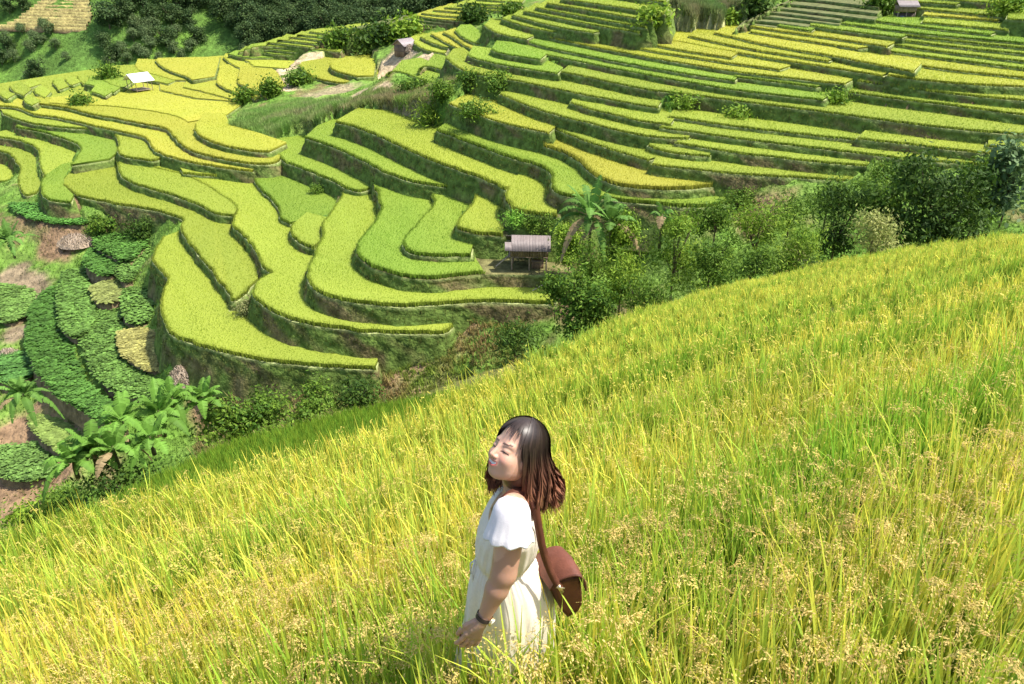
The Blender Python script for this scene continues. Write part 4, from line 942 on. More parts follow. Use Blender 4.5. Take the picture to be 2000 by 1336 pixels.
for i, (pix, z, col) in enumerate(PT):
    R0_ = PR[i]; R = crop_patch(bt, pix, z, col, .45 if col[0] < .2 else .2, .22, i)
    n = len(R); V = []; cc = []
    for dz, o in ((.0, .0), (-.3, -.15), (-1.6, -.6)):
        q = inset(R, o*np.ones(n)); V.append(np.column_stack([q, np.full(n, z+dz)])); cc.append(np.array((.20, .15, .08))*(.6+.7*fnoise(q[:, 0], q[:, 1], 1, 3)[:, None]))
    f = [[k*n+j, k*n+(j+1) % n, (k+1)*n+(j+1) % n, (k+1)*n+j] for k in range(2) for j in range(n)]
    bb.add(np.vstack(V), f, np.vstack(cc)); bb.addpolys(V[0], [list(range(n))], np.array(col)*.8 if col[0] > .2 else np.array((.14, .16, .06)))
tag(bb.build('crop_beds', M_EARTH), kind='structure')
tag(bt.build('bean_crop', M_LEAF), 'low dark green bean plants on the small curved beds at lower left', 'crop', kind='stuff')
def straw_heap(px, py, z, w, h, label):
    p = at_z(px, py, z); root_c = p; mb = MB(); r = np.random.default_rng(int(px))
    n = 900; a = r.uniform(0, 6.28, n); q = np.sqrt(r.uniform(0, 1, n)); x = q*np.cos(a)*w; y = q*np.sin(a)*w*.8; zz = h*(1-q**2)
    d = np.column_stack([np.cos(a)*.5+r.normal(0, .4, n), np.sin(a)*.5+r.normal(0, .4, n), -.7-r.uniform(0, .3, n)]); d /= np.linalg.norm(d, axis=1)[:, None]
    s = np.cross(d, r.normal(0, 1, (n, 3))); s /= np.linalg.norm(s, axis=1)[:, None]; P = np.column_stack([x, y, zz+.1]); Ln = r.uniform(.3, .8, n)[:, None]
    V = np.stack([P-d*Ln*.5-s*.025, P-d*Ln*.5+s*.025, P+d*Ln*.5+s*.025, P+d*Ln*.5-s*.025], 1).reshape(-1, 3)
    mb.add(V, np.arange(4*n).reshape(n, 4), np.repeat(np.array((.50, .40, .30))*r.uniform(.6, 1.2, n)[:, None], 4, 0))
    m = 14; V = [[0, 0, h]]; 
    for k in range(m): V.append([.95*w*math.cos(k/m*6.283), .76*w*math.sin(k/m*6.283), -.3])
    mb.add(V, [[0, 1+k, 1+(k+1) % m] for k in range(m)], (.36, .28, .2))
    o = mb.build('straw_heap', M_STRAW); o.location = [float(q_) for q_ in (p[0], p[1], float(zg(p[0], p[1])))]; return tag(o, label, 'straw heap')
straw_heap(362, 765, -42.6, 1.5, 1.6, 'pale dry straw heap below the lowest rice terrace beside the banana grove')
straw_heap(150, 480, -41, 2.6, 1.2, 'greyish straw heap on the bank above the bean beds')
straw_heap(60, 572, -43.5, 2.2, 1.0, 'low dry straw heap beside the footpath at the left edge')
straw_heap(15, 690, -44.8, 1.6, 1.0, 'small straw heap cut by the left edge above the banana plant')
# ---------------------------------------------------------------- banana plants
def banana_leaf(L, W, lift, droop, seed, torn=.15):
    r = np.random.default_rng(seed); n = 13; V = []; f = []; c = []; k = 0
    P = [];
    for i in range(n+1):
        t = i/n; P.append([L*(t*math.cos(lift)*(1-.15*t)+.05*t), 0, L*(t*math.sin(lift)-droop*t**2.3)])
    P = np.array(P); base = np.array((.10, .20, .035) if seed < 1700 else (.12, .24, .035))*r.uniform(.75, 1.25)
    for i in range(n):
        t = i/n; a, b = P[i], P[i+1]; w0 = W*math.sin(math.pi*min(1, max(0, (t-.08)/.94))**.75)**.6 if t > .08 else .03; t2 = (i+1)/n; w1 = W*max(.02, math.sin(math.pi*min(.999, (t2-.08)/.94)**.75))**.6 if t2 > .08 else .03
        g = r.uniform(0, torn) if i > 3 else 0
        for s in (-1, 1):
            fold = .22; q = [a, b, b-(b-a)*g+[0, s*w1*.5, -w1*fold*r.uniform(.3, 1.3)], a+[0, s*w0*.5, -w0*fold*r.uniform(.3, 1.3)]]
            V += [list(x_) for x_ in q]; f.append([k, k+1, k+2, k+3] if s > 0 else [k, k+3, k+2, k+1]); k += 4; sh = r.uniform(.85, 1.15); c += [base*1.35, base*1.35, base*sh, base*sh]
    return V, f, c
def banana(name, loc, H, nl, L, seed, rz=0, leaf_w=.5):
    cen = loc[0] > 2; L *= 1.5 if cen else 1.3; leaf_w *= 1.7 if cen else 1.35; nl = nl if cen else nl+6
    r = np.random.default_rng(seed); root = empty(name, loc, rz)
    mb = MB(); tube(mb, [[0, 0, -.3], [.03, 0, H*.4], [.0, .04, H*.8], [0, 0, H+.15]], [.14, .12, .10, .05], 9, (.15, .15, .07)); mb.build('stem', M_BARK, root, smooth=True)
    for i in range(nl):
        a = i*2.4+r.uniform(-.3, .3); up = 1-i/nl; lift = .35+.95*up*r.uniform(.8, 1.1); m = MB()
        dead = (i > nl-3 and r.uniform() < .6)
        v, f, c = banana_leaf(L*r.uniform(.8, 1.15), leaf_w*r.uniform(.85, 1.2), lift, r.uniform(.35, .95)*(1.45-up*.8), seed*31+i, .3)
        if dead: c = [np.array((.34, .25, .13))*r.uniform(.7, 1.2) for _ in c]
        v = np.array(v); cs, sn = math.cos(a), math.sin(a); v = np.column_stack([v[:, 0]*cs-v[:, 1]*sn, v[:, 0]*sn+v[:, 1]*cs, v[:, 2]+H-.12*i/nl*H*1.2])
        m.add(v, f, np.array(c)); m.build('leaf', M_LEAF, root)
    return root
BN = [(1150, 492, 61, 3.4, 18, 3.1, 'tallest banana plant with broad drooping leaves right of the stilt hut'), (1190, 485, 60, 2.4, 14, 2.5, 'second banana plant crowded against the tallest one by the stilt hut'),
 (1288, 478, 58, 2.4, 5, 1.7, 'thin banana plant with few leaves alone among the bamboo'), (28, 500, 84, 2.0, 14, 2.8, 'spiky leaved banana plant at the left edge above the footpath'),
 (55, 800, 53, 1.5, 14, 2.3, 'bushy banana plant at the left edge below the bean beds'),
 (345, 815, 43, 1.5, 13, 2.2, 'banana plant at the upper right end of the grove above the young rice'), (250, 860, 40, 1.5, 13, 2.3, 'banana plant in the middle of the grove above the young rice'), (190, 910, 37, 1.2, 13, 2.2, 'banana plant at the lower left end of the grove'), (300, 880, 38, 1.0, 9, 1.8, 'small banana plant in front of the grove nearest the young rice'), (150, 925, 36, 1.0, 9, 2.0, 'low banana plant at the very lower left tip of the grove'), (230, 905, 37, 1.1, 10, 2.0, 'banana plant low in the grove just above the young rice edge'), (320, 845, 41, 1.6, 11, 2.2, 'banana plant inside the upper half of the grove'), (400, 800, 44, 1.0, 8, 1.6, 'short banana plant behind the grove beside the green shrub')]
for i, (px, py, y, H, nl, L, lab) in enumerate(BN):
    p = at_y(px, py, y); g = float(zg(p[0], p[1])); z = g if abs(g-p[2]) < 1.6 else p[2]
    if z > g+.3:
        z = p[2]
    H2 = H
    b = banana('banana_plant', (p[0], p[1], z), H2, nl, L, 50+i, random.uniform(0, 6)); tag(b, lab, 'banana plant')
# mounds of earth carry the plants that stand above the interpolated ground
# ---------------------------------------------------------------- huts
def corrug(mb, p0, ux, uy, nx, amp, w, c, thick=.03):
    """corrugated sheet: p0 corner, ux along the ridge, uy down the slope"""
    p0, ux, uy = map(lambda q: np.asarray(q, float), (p0, ux, uy)); nrm = np.cross(ux, uy); nrm /= np.linalg.norm(nrm)
    if nrm[2] < 0: nrm = -nrm
    V = []; n = nx*4; 
    for i in range(n+1):
        o = amp*math.sin(i/4*2*math.pi)*nrm
        for j in (0, 1): V += [p0+ux*i/n+uy*j+o, p0+ux*i/n+uy*j+o-nrm*thick]
    f = []
    for i in range(n): k = 4*i; f += [[k, k+4, k+6, k+2], [k+1, k+3, k+7, k+5], [k, k+1, k+5, k+4], [k+2, k+6, k+7, k+3]]
    f += [[0, 2, 3, 1], [4*n, 4*n+1, 4*n+3, 4*n+2]]
    cc = np.repeat(np.array([np.asarray(c)*random.uniform(.85, 1.1) for _ in range(n+1)]), 4, 0); mb.add(V, f, cc)
WD = (.26, .19, .14)
def planks(mb, x0, x1, y, z0, z1, n, th=.04, c=WD, axis='x'):
    for i in range(n):
        a = x0+(x1-x0)*i/n; b = x0+(x1-x0)*(i+1)/n-.012; k = random.uniform(.7, 1.2); o = random.uniform(0, .012); cc = np.array(c)*k
        if axis == 'x': box(mb, a, b, y-th/2+o, y+th/2+o, z0, z1, cc)
        else: box(mb, y-th/2+o, y+th/2+o, a, b, z0, z1, cc)
# stilt hut
hp = at_z(1033, 528, TZ['E']+.0)
hut = empty('stilt_hut', hp, math.radians(-3), 'small wooden stilt hut with corrugated tin roof beside the banana plants', 'hut')
for x in (-1.75, 0.05, 1.75):
    for y in (0, 1.9):
        mb = MB(); tube(mb, [[x, y, -.6], [x+random.uniform(-.04, .04), y, .9], [x, y, 2.5]], [.085, .075, .07], 7, (.40, .30, .22)); mb.build('post', M_WOOD, hut, smooth=True)
mb = MB(); box(mb, -2.1, 1.95, -.12, 2.05, 1.42, 1.50, WD)
for i in range(9): box(mb, -2.15+i*.5, -2.07+i*.5, -.2, 2.1, 1.34, 1.418, np.array(WD)*.8)
mb.build('floor', M_WOOD, hut)
mb = MB(); planks(mb, -1.9, 1.9, -.09, 1.503, 2.42, 15); planks(mb, -1.9, 1.9, 1.99, 1.503, 2.42, 15); planks(mb, -.06, 1.96, -1.93, 1.503, 2.6, 8, axis='y'); planks(mb, -.06, 1.96, 1.93, 1.503, 2.6, 8, axis='y'); box(mb, -.02, .06, -.15, -.112, 1.5, 2.42, np.array(WD)*.5); mb.build('wall', M_WOOD, hut)
mb = MB(); TIN = (.23, .19, .175)
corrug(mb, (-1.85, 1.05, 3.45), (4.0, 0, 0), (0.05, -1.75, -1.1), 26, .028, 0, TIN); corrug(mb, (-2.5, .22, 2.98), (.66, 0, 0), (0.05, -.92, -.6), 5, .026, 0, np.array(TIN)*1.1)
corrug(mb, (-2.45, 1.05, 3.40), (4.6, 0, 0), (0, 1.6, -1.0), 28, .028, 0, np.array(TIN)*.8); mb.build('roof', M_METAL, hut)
mb = MB()
for a, b in (((-1.9, .95, 3.3), (2.0, .95, 3.3)), ((-2.4, -.3, 2.42), (2.1, -.3, 2.42)), ((-2.4, 1.9, 2.5), (2.1, 1.9, 2.5)), ((-1.8, -.3, 2.42), (-1.8, 1.0, 3.3)), ((1.8, -.3, 2.42), (1.8, 1.0, 3.3))): tube(mb, [a, b], .05, 6, WD)
mb.build('roof_frame', M_WOOD, hut)
mb = MB(); tube(mb, [(-3.5, -.3, .35), (-2.1, .1, 1.5)], .04, 6, (.4, .33, .24)); tube(mb, [(-3.45, .1, .35), (-2.05, .5, 1.5)], .04, 6, (.4, .33, .24))
for i in range(5): t = i/5+.1; tube(mb, [(-3.5+1.4*t, -.3+.4*t, .35+1.15*t), (-3.45+1.4*t, .1+.4*t, .35+1.15*t)], .025, 5, (.4, .33, .24))
mb.build('ladder', M_WOOD, hut)
pn = empty('wooden_pen', hp+np.array([.9, .75, 0]), math.radians(-3), 'low plank pen standing under the floor of the stilt hut', 'pen')
mb = MB(); planks(mb, -.6, .6, -.3, -.2, .75, 7, c=(.30, .20, .12)); planks(mb, -.28, .4, -.6, -.2, .75, 4, c=(.28, .19, .12), axis='y'); planks(mb, -.28, .4, .6, -.2, .75, 4, c=(.28, .19, .12), axis='y'); mb.build('side_wall', M_WOOD, pn)
mb = MB(); box(mb, -.65, .65, -.36, .42, .76, .80, (.3, .22, .15)); mb.build('lid', M_WOOD, pn)
mb = MB(); tube(mb, [(0, 0, 0), (1.6, .2, .95)], .045, 6, (.6, .5, .36)); o = mb.build('bamboo_pole', M_WOOD); q = at_y(1040, 568, 62); o.location = [float(v) for v in q]; tag(o, 'pale bamboo pole leaning on the bank below the stilt hut', 'pole')
# gabled barn and open shelter share a builder
def gable(root, W, Ln, Hw, Hr, wall, roofc, over, open_=False, stilts=0, roofname='roof', amp=.02):
    """gable faces -y, ridge along y; W across, Ln long"""
    if not open_:
        mb = MB(); planks(mb, -W/2, W/2, 0, stilts, stilts+Hw, 12, .06, wall); planks(mb, -W/2, W/2, Ln, stilts, stilts+Hw, 12, .06, wall); planks(mb, 0.035, Ln-.035, -W/2, stilts, stilts+Hw, 12, .06, wall, 'y'); planks(mb, .035, Ln-.035, W/2, stilts, stilts+Hw, 12, .06, wall, 'y')
        for yy in (0, Ln):
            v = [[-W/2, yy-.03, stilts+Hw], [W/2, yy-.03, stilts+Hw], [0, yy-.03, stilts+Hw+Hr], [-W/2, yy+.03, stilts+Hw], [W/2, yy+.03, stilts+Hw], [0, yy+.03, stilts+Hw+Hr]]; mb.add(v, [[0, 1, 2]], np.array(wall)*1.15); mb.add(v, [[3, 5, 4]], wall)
        mb.build('wall', M_WOOD, root)
    n = 3
    for x in (-W/2+.1, 0, W/2-.1):
        for y in (.1, Ln-.1):
            if not open_ and stilts == 0: continue
            top = (stilts if not open_ else stilts+Hw)+(Hr*.8 if x == 0 and open_ else 0)
            mb = MB(); tube(mb, [[x, y, -.5], [x, y, top]], .08, 6, np.array(WD)*1.2); mb.build('post', M_WOOD, root)
    for s, nm in ((-1, roofname), (1, roofname)):
        mb = MB(); corrug(mb, (0, -over, stilts+Hw+Hr+.08), (0, Ln+2*over, 0), (s*(W/2+over), 0, -Hr*(W/2+over)/(W/2)), 22, amp, 0, roofc, .05); mb.build(nm, M_METAL, root)
bp = hit_ground(786, 110, 90); g0 = bp[2]
barn = empty('wooden_barn', (bp[0]-.6, bp[1], g0-.1), math.radians(-38), 'brown wooden barn with a grey gabled roof on bare earth near the top middle', 'barn')
gable(barn, 3.2, 3.6, 2.5, 1.1, (.24, .17, .13), (.30, .255, .25), .45)
mb = MB()
for a, b in (((-1.7, -.05, 1.15), (1.7, -.05, 1.15)),): tube(mb, [a, b], .05, 6, np.array(WD)*.7)
mb.build('beam', M_WOOD, barn)
wp = at_z(799, 111, -20.3); o = straw_heap(801, 112, -24.2, 1.0, 1.2, 'pile of dry sticks against the right wall of the brown barn'); o.name = 'brush_pile'
sp = hit_ground(264, 181, 90); g1 = max(float(zg(sp[0], sp[1])), TZ['U2'])
zc = zterr_at(np.array([sp[0]]), np.array([sp[1]]))[0]; g1 = max(float(zg(sp[0], sp[1])), zc if zc > -1e8 else -99)
sh_ = empty('open_shelter', (sp[0]-.3, sp[1]-.5, g1-.2), math.radians(-40), 'open field shelter with a bright white roof on thin posts among golden rice', 'shelter')
gable(sh_, 4.2, 3.8, 2.9, 1.25, WD, (.82, .82, .84), .5, True, amp=.012)
mb = MB(); box(mb, -1.9, 1.9, .15, 3.6, .75, .83, (.36, .28, .2)); mb.build('floor', M_WOOD, sh_)
tp = hit_ground(1764, 36, 60); 
th_ = empty('wooden_hut', (tp[0], tp[1]-.8, tp[2]+.25), math.radians(-6), 'highest wooden hut with grey tiled roof among the strips at upper right', 'hut')
th_.scale = (.78, .78, .78)
mb = MB(); planks(mb, -1.7, 1.7, 0, .95, 1.9, 10, .06, (.30, .22, .16)); planks(mb, -1.7, 1.7, 2.4, .95, 1.9, 10, .06, WD); planks(mb, .04, 2.36, -1.7, .95, 2.1, 8, .06, WD, 'y'); planks(mb, .04, 2.36, 1.7, .95, 2.1, 8, .06, WD, 'y'); mb.build('wall', M_WOOD, th_)
mb = MB(); corrug(mb, (-1.95, 1.2, 2.95), (3.9, 0, 0), (.25, -1.65, -1.1), 16, .02, 0, (.24, .20, .19), .06); corrug(mb, (-1.95, 1.2, 2.95), (3.9, 0, 0), (0, 1.6, -1.05), 16, .02, 0, (.22, .19, .18), .06); mb.build('roof', M_METAL, th_)
for x in (-1.6, 0, 1.6):
    for y in (.05, 2.3): mb = MB(); tube(mb, [[x, y, -1.0], [x, y, .95]], .08, 6, (.34, .27, .2)); mb.build('post', M_WOOD, th_)
mb = MB(); box(mb, -1.5, 1.6, .5, 2.2, -.6, .6, (.10, .08, .07)); box(mb, -1.0, -.2, .2, .48, -.5, .2, (.2, .2, .26)); mb.build('stored_goods', M_WOOD, th_)
# ---------------------------------------------------------------- organic surfaces: distance field -> surface nets
def surfnets(fn, lo, hi, h):
    lo = np.asarray(lo, float); hi = np.asarray(hi, float); n = np.ceil((hi-lo)/h).astype(int)+1
    ax = [lo[i]+h*np.arange(n[i]) for i in range(3)]; X, Y, Z = np.meshgrid(*ax, indexing='ij')
    D = fn(np.stack([X.ravel(), Y.ravel(), Z.ravel()], 1)).reshape(n)
    S = D < 0; cnt = np.zeros(n-1, int)
    for i in (0, 1):
        for j in (0, 1):
            for k in (0, 1): cnt += S[i:n[0]-1+i, j:n[1]-1+j, k:n[2]-1+k]
    act = (cnt > 0) & (cnt < 8); idx = -np.ones(n-1, int); A = np.argwhere(act); idx[act] = np.arange(len(A))
    acc = np.zeros((len(A), 3)); num = np.zeros(len(A))
    cor = [(i, j, k) for i in (0, 1) for j in (0, 1) for k in (0, 1)]
    for a in cor:
        for b in cor:
            if sum(b)-sum(a) == 1 and all(q >= p for p, q in zip(a, b)):
                da = D[A[:, 0]+a[0], A[:, 1]+a[1], A[:, 2]+a[2]]; db = D[A[:, 0]+b[0], A[:, 1]+b[1], A[:, 2]+b[2]]
                m = (da < 0) != (db < 0); t = np.where(m, da/(da-db+1e-12), 0)[:, None]
                acc += np.where(m[:, None], np.array(a)+t*(np.array(b)-np.array(a)), 0); num += m
    V = lo + h*(A+acc/num[:, None]); F_ = []
    for d in range(3):
        e1, e2 = [q for q in range(3) if q != d]; sl = [slice(None)]*3; sl2 = [slice(None)]*3; sl[d] = slice(0, -1); sl2[d] = slice(1, None)
        E = np.argwhere(S[tuple(sl)] != S[tuple(sl2)]); E = E[(E[:, e1] > 0) & (E[:, e2] > 0) & (E[:, e1] < n[e1]-1) & (E[:, e2] < n[e2]-1)]
        u = np.zeros(3, int); u[e1] = 1; w = np.zeros(3, int); w[e2] = 1
        q = np.stack([idx[tuple((E-u-w).T)], idx[tuple((E-w).T)], idx[tuple(E.T)], idx[tuple((E-u).T)]], 1)
        ins = S[tuple(E.T)]; flip = ins if d != 1 else ~ins
        q[~flip] = q[~flip][:, ::-1]; F_.append(q)
    return V, np.concatenate(F_)
def smin(a, b, k): h = np.clip(.5+.5*(b-a)/k, 0, 1); return b*(1-h)+a*h-k*h*(1-h)
def sd_ell(P, c, r): q = (P-np.asarray(c))/np.asarray(r); L = np.linalg.norm(q, axis=1); g = np.linalg.norm(q/np.asarray(r), axis=1); return L*(L-1)/(g+1e-9)
def sd_cap(P, a, b, ra, rb):
    a = np.asarray(a, float); b = np.asarray(b, float); ab = b-a; t = np.clip((P-a)@ab/(ab@ab), 0, 1)
    return np.linalg.norm(P-a-t[:, None]*ab, axis=1)-(ra+(rb-ra)*t)
def W3(px, py, y=2.0): return at_y(px, py, y)
def skin_mat(name, rough=.5):
    m = mat_col(name, rough, 0, spec=.35); b = m.node_tree.nodes['Principled BSDF']; b.inputs['Subsurface Weight'].default_value = .25; b.inputs['Subsurface Radius'].default_value = (.02, .008, .004); b.inputs['Subsurface Scale'].default_value = .5; return m
M_SKIN = skin_mat('skin'); M_HAIR = mat_col('hair', .42, .12, spec=.5)
M_CLOTH = mat_col('cotton', .9, .12, 90, .04, .1, bump=.25, bscale=260); M_SLEEVE = mat_col('white_cotton', .9, .25, 90, .03, .1, bump=.2, bscale=260)
M_LEATHER = mat_col('leather', .5, 0, 25, .2, .25, bump=.15, bscale=120); M_BRASS = mat_col('brass', .3, 0, spec=.6); M_BRASS.node_tree.nodes['Principled BSDF'].inputs['Metallic'].default_value = .9
SK = np.array((.47, .262, .178))
# head frame
HS = .865; hc = W3(1005, 883, 2.02)
fx = np.array((-.74, -.46, .50)); fx /= np.linalg.norm(fx); uz = np.array((.232, .305, .92)); uz -= uz@fx*fx; uz /= np.linalg.norm(uz); ly = np.cross(uz, fx); HM = np.stack([fx, ly, uz], 1)
def H(x, y, z): return hc + HM @ np.array((x, y, z), float)*HS
def head_sdf(P): return head_unit((P-hc) @ HM/HS)*HS
def head_unit(Q):
    A = np.column_stack([Q[:, 0], np.abs(Q[:, 1]), Q[:, 2]])
    d = sd_ell(Q, (-.022, 0, .035), (.094, .075, .088))
    d = smin(d, sd_ell(Q, (.018, 0, -.025), (.068, .061, .082)), .03)
    d = smin(d, sd_ell(Q, (.050, 0, -.085), (.030, .028, .022)), .03)          # chin
    d = smin(d, sd_ell(A, (.010, .042, -.055), (.045, .020, .035)), .03)        # jaw
    d = smin(d, sd_ell(A, (.055, .034, -.028), (.026, .025, .024)), .022)      # cheeks lifted by the smile
    d = smin(d, sd_cap(Q, (.080, 0, .012), (.101, 0, -.022), .0075, .0105), .014)  # nose
    d = smin(d, sd_ell(A, (.090, .0105, -.027), (.0105, .0085, .0075)), .007)
    d = smin(d, sd_ell(A, (.059, .028, .027), (.017, .022, .011)), .016)       # brow
    d = -smin(-d, sd_ell(A, (.094, .031, .008), (.015, .017, .010)), .012)   # eye socket
    d = smin(d, sd_ell(A, (.064, .031, .006), (.0165, .0175, .0125)), .006)   # closed lid
    m = np.array([0.084, 0, -.052]); 
    d = smin(d, sd_ell(Q, (.066, 0, -.052), (.025, .030, .024)), .015)          # muzzle
    zc = -.050+9*Q[:, 1]**2
    d = smin(d, sd_ell(np.column_stack([Q[:, 0], Q[:, 1], Q[:, 2]-zc+.0005]), (.0835, 0, .0075), (.0085, .024, .0035)), .004)   # lips
    d = smin(d, sd_ell(np.column_stack([Q[:, 0], Q[:, 1], Q[:, 2]-zc*1.0]), (.082, 0, -.0125), (.0095, .021, .0045)), .004)
    d = -smin(-d, sd_ell(np.column_stack([Q[:, 0], Q[:, 1], Q[:, 2]-zc]), (.093, 0, -.003), (.010, .0215, .0052)), .003)
    d = smin(d, sd_ell(A, (-.005, .072, -.012), (.018, .008, .028)), .006)    # ears
    return d
sh_n = W3(1002, 1003, 1.855); sh_f = W3(1010, 1000, 2.19); el_n = W3(984, 1120, 1.80); wr_n = W3(945, 1206, 1.77)
nb = W3(1012, 975, 2.04); chest = W3(992, 1040, 2.01); pel = W3(1000, 1165, 2.04); el_f = W3(1000, 1110, 2.26); wr_f = W3(975, 1190, 2.2)
gz = float(ztop(np.array([WX]), np.array([WY]))[0])-.72
def hand(side, wr, fdir, pdir):
    """returns list of capsules: palm + five fingers; fdir = finger direction, pdir = towards the thumb"""
    f = np.asarray(fdir, float); f /= np.linalg.norm(f); t = np.asarray(pdir, float); t -= t@f*f; t /= np.linalg.norm(t); n = np.cross(f, t)*side
    caps = [(wr, wr+f*.05+t*.012, .020, .017), (wr+f*.02, wr+f*.078+t*.022, .017, .012), (wr+f*.02, wr+f*.076-t*.016, .016, .012), (wr+f*.03, wr+f*.08, .017, .013)]
    for o, Ls in ((.026, (.030, .024, .018)), (.008, (.034, .028, .020)), (-.009, (.031, .026, .019)), (-.025, (.025, .019, .015))):
        p = wr+f*.080+t*o; d = f+t*o*3; d /= np.linalg.norm(d); r = .0088 if o != -.025 else .0076
        for i, L in enumerate(Ls):
            d = d+n*(.10+.14*i); d /= np.linalg.norm(d); q = p+d*L; caps.append((p, q, r-.0006*i, r-.0006*(i+1))); p = q
    p = wr+f*.025+t*.020; d = f*.95+t*.5+n*.25; d /= np.linalg.norm(d)
    for i, L in enumerate((.034, .030, .024)):
        q = p+d*L; caps.append((p, q, .0115-.0012*i, .0103-.0012*i)); p = q; d = d+f*.35-t*.2+n*.1; d /= np.linalg.norm(d)
    return caps
hd_n = hand(1, wr_n, W3(922, 1246, 1.76)-W3(945, 1206, 1.77), (-1, -.15, .1)); hd_f = hand(-1, wr_f, (-.3, 0, -1), (-1, .2, 0))
def body_sdf(P):
    d = head_sdf(P)
    d = smin(d, sd_cap(P, H(-.022, 0, -.05), nb+np.array((0, 0, -.01)), .044, .046), .02)
    d = smin(d, sd_cap(P, nb+np.array((.0, -.0, -.03)), sh_n+np.array((0, .03, .0)), .042, .045), .03); d = smin(d, sd_cap(P, nb+np.array((.0, 0, -.03)), sh_f, .042, .045), .03)
    d = smin(d, sd_ell(P, chest, (.075, .115, .15)), .03); d = smin(d, sd_ell(P, (chest+pel)/2+np.array((-.012, 0, 0)), (.058, .09, .16)), .03); d = smin(d, sd_ell(P, pel, (.085, .13, .12)), .03)
    d = smin(d, sd_cap(P, sh_n, el_n, .050, .041), .012); d = smin(d, sd_cap(P, el_n, el_n+(wr_n-el_n)*.35, .039, .037), .012); d = smin(d, sd_cap(P, el_n+(wr_n-el_n)*.35, wr_n, .037, .0215), .012)
    d = smin(d, sd_cap(P, sh_f, el_f, .048, .040), .012); d = smin(d, sd_cap(P, el_f, wr_f, .040, .0225), .012)
    for s in (-1, 1):
        hip = pel+np.array((0, s*.075, -.05)); kn = np.array((hip[0]-.01-.06*s, hip[1], gz+.44)); an = np.array((hip[0]+.02-.10*s, hip[1], gz+.07))
        d = smin(d, sd_cap(P, hip, kn, .075, .052), .02); d = smin(d, sd_cap(P, kn, an, .05, .032), .01); d = smin(d, sd_cap(P, an-np.array((0, 0, .03)), an+np.array((-.13, 0, -.045)), .030, .022), .01)
    return d
def hands_sdf(P, caps):
    d = np.full(len(P), 9.)
    for i, (a, b, ra, rb) in enumerate(caps): q = sd_cap(P, a, b, ra, rb); d = smin(d, q, .010 if i < 4 else .0035)
    return d
lo_h = hc-np.array((.17, .16, .17)); hi_h = hc+np.array((.17, .16, .17))
# build in one field; the head and hands get finer cells by joining pieces that meet under hair, collar and bracelet
Vb, Fb = surfnets(lambda P: np.maximum(smin(smin(body_sdf(P), hands_sdf(P, hd_n), .006), hands_sdf(P, hd_f), .006), -(np.minimum(1, .9)*0+sd_cap(P, H(-.01, 0, -.012), H(-.01, 0, -.012)+.0001, .143*HS, .143*HS))), (-.32, 1.62, gz-.02), (.28, 2.40, float(hc[2])+.0), .0072)
Vh, Fh = surfnets(lambda P: np.maximum(smin(body_sdf(P), 9, .01), sd_cap(P, H(-.01, 0, -.012), H(-.01, 0, -.012)+.0001, .145*HS, .145*HS)), lo_h, hi_h, .0022)
Vp, Fp = surfnets(lambda P: np.maximum(smin(body_sdf(P), hands_sdf(P, hd_n), .008), -((P-wr_n)@((hd_n[0][1]-wr_n)/np.linalg.norm(hd_n[0][1]-wr_n)))-.012), wr_n+np.array((-.16, -.09, -.2)), wr_n+np.array((.08, .09, .05)), .0028)
mb = MB()
def skin_col(V):
    c = np.tile(SK, (len(V), 1)); Q = (V-hc) @ HM/HS; ay = np.abs(Q[:, 1]); face = Q[:, 0] > .03
    def mix(m, col): m = np.clip(m, 0, 1)[:, None]; c[:] = c*(1-m)+np.array(col)*m
    mix(face*1.0, SK*np.array((1.25, 1.33, 1.38)))
    mix(np.exp(-(((ay-.040)/.016)**2+((Q[:, 2]+.028)/.016)**2))*.55*face, (.72, .30, .22))
    browz = .030-3.2*(ay-.028)**2*1.0+.004*(ay > .04); mix((np.abs(Q[:, 2]-browz) < .0034)*(ay > .012)*(ay < .050)*face*.85, (.06, .035, .028))
    lid = .001+.0065-11*(ay-.031)**2*1.0; mix((np.abs(Q[:, 2]-lid+.006) < .0022)*(ay > .015)*(ay < .049)*face*.95, (.03, .018, .015))
    zc = -.050+9*Q[:, 1]**2; dz = Q[:, 2]-zc
    tp_ = np.sqrt(np.clip(1-(Q[:, 1]/.0265)**2, 0, 1)); lips = np.clip(1.5-np.abs(dz+.003)/(.0105*tp_+.0004)*1.0, 0, 1)*1.6*(Q[:, 0] > .05)*(tp_ > 0); mix(lips*.8*(ay < .0275), (.60, .13, .11))
    tq_ = np.sqrt(np.clip(1-(Q[:, 1]/.0225)**2, 0, 1)); teeth = (np.abs(dz+.001) < .0058*tq_)*(Q[:, 0] > .05); mix(teeth*1.0, (.86, .82, .76))
    mix(teeth*(np.abs((np.abs(Q[:, 1])*1000+3.4) % 6.8-3.4) < .7)*.35, (.45, .3, .25))
    nos = np.exp(-(((ay-.0075)/.0028)**2+((Q[:, 2]+.035)/.0025)**2))*(Q[:, 0] > .07); mix(nos*.8, (.15, .06, .045))
    return c
mb.add(Vb, Fb, skin_col(Vb)); mb.add(Vh, Fh, skin_col(Vh)); mb.add(Vp, Fp, skin_col(Vp))
person = mb.build('person', M_SKIN, smooth=True)
tag(person, 'smiling person with shoulder length brown hair and cream dress standing in the golden rice', 'person')
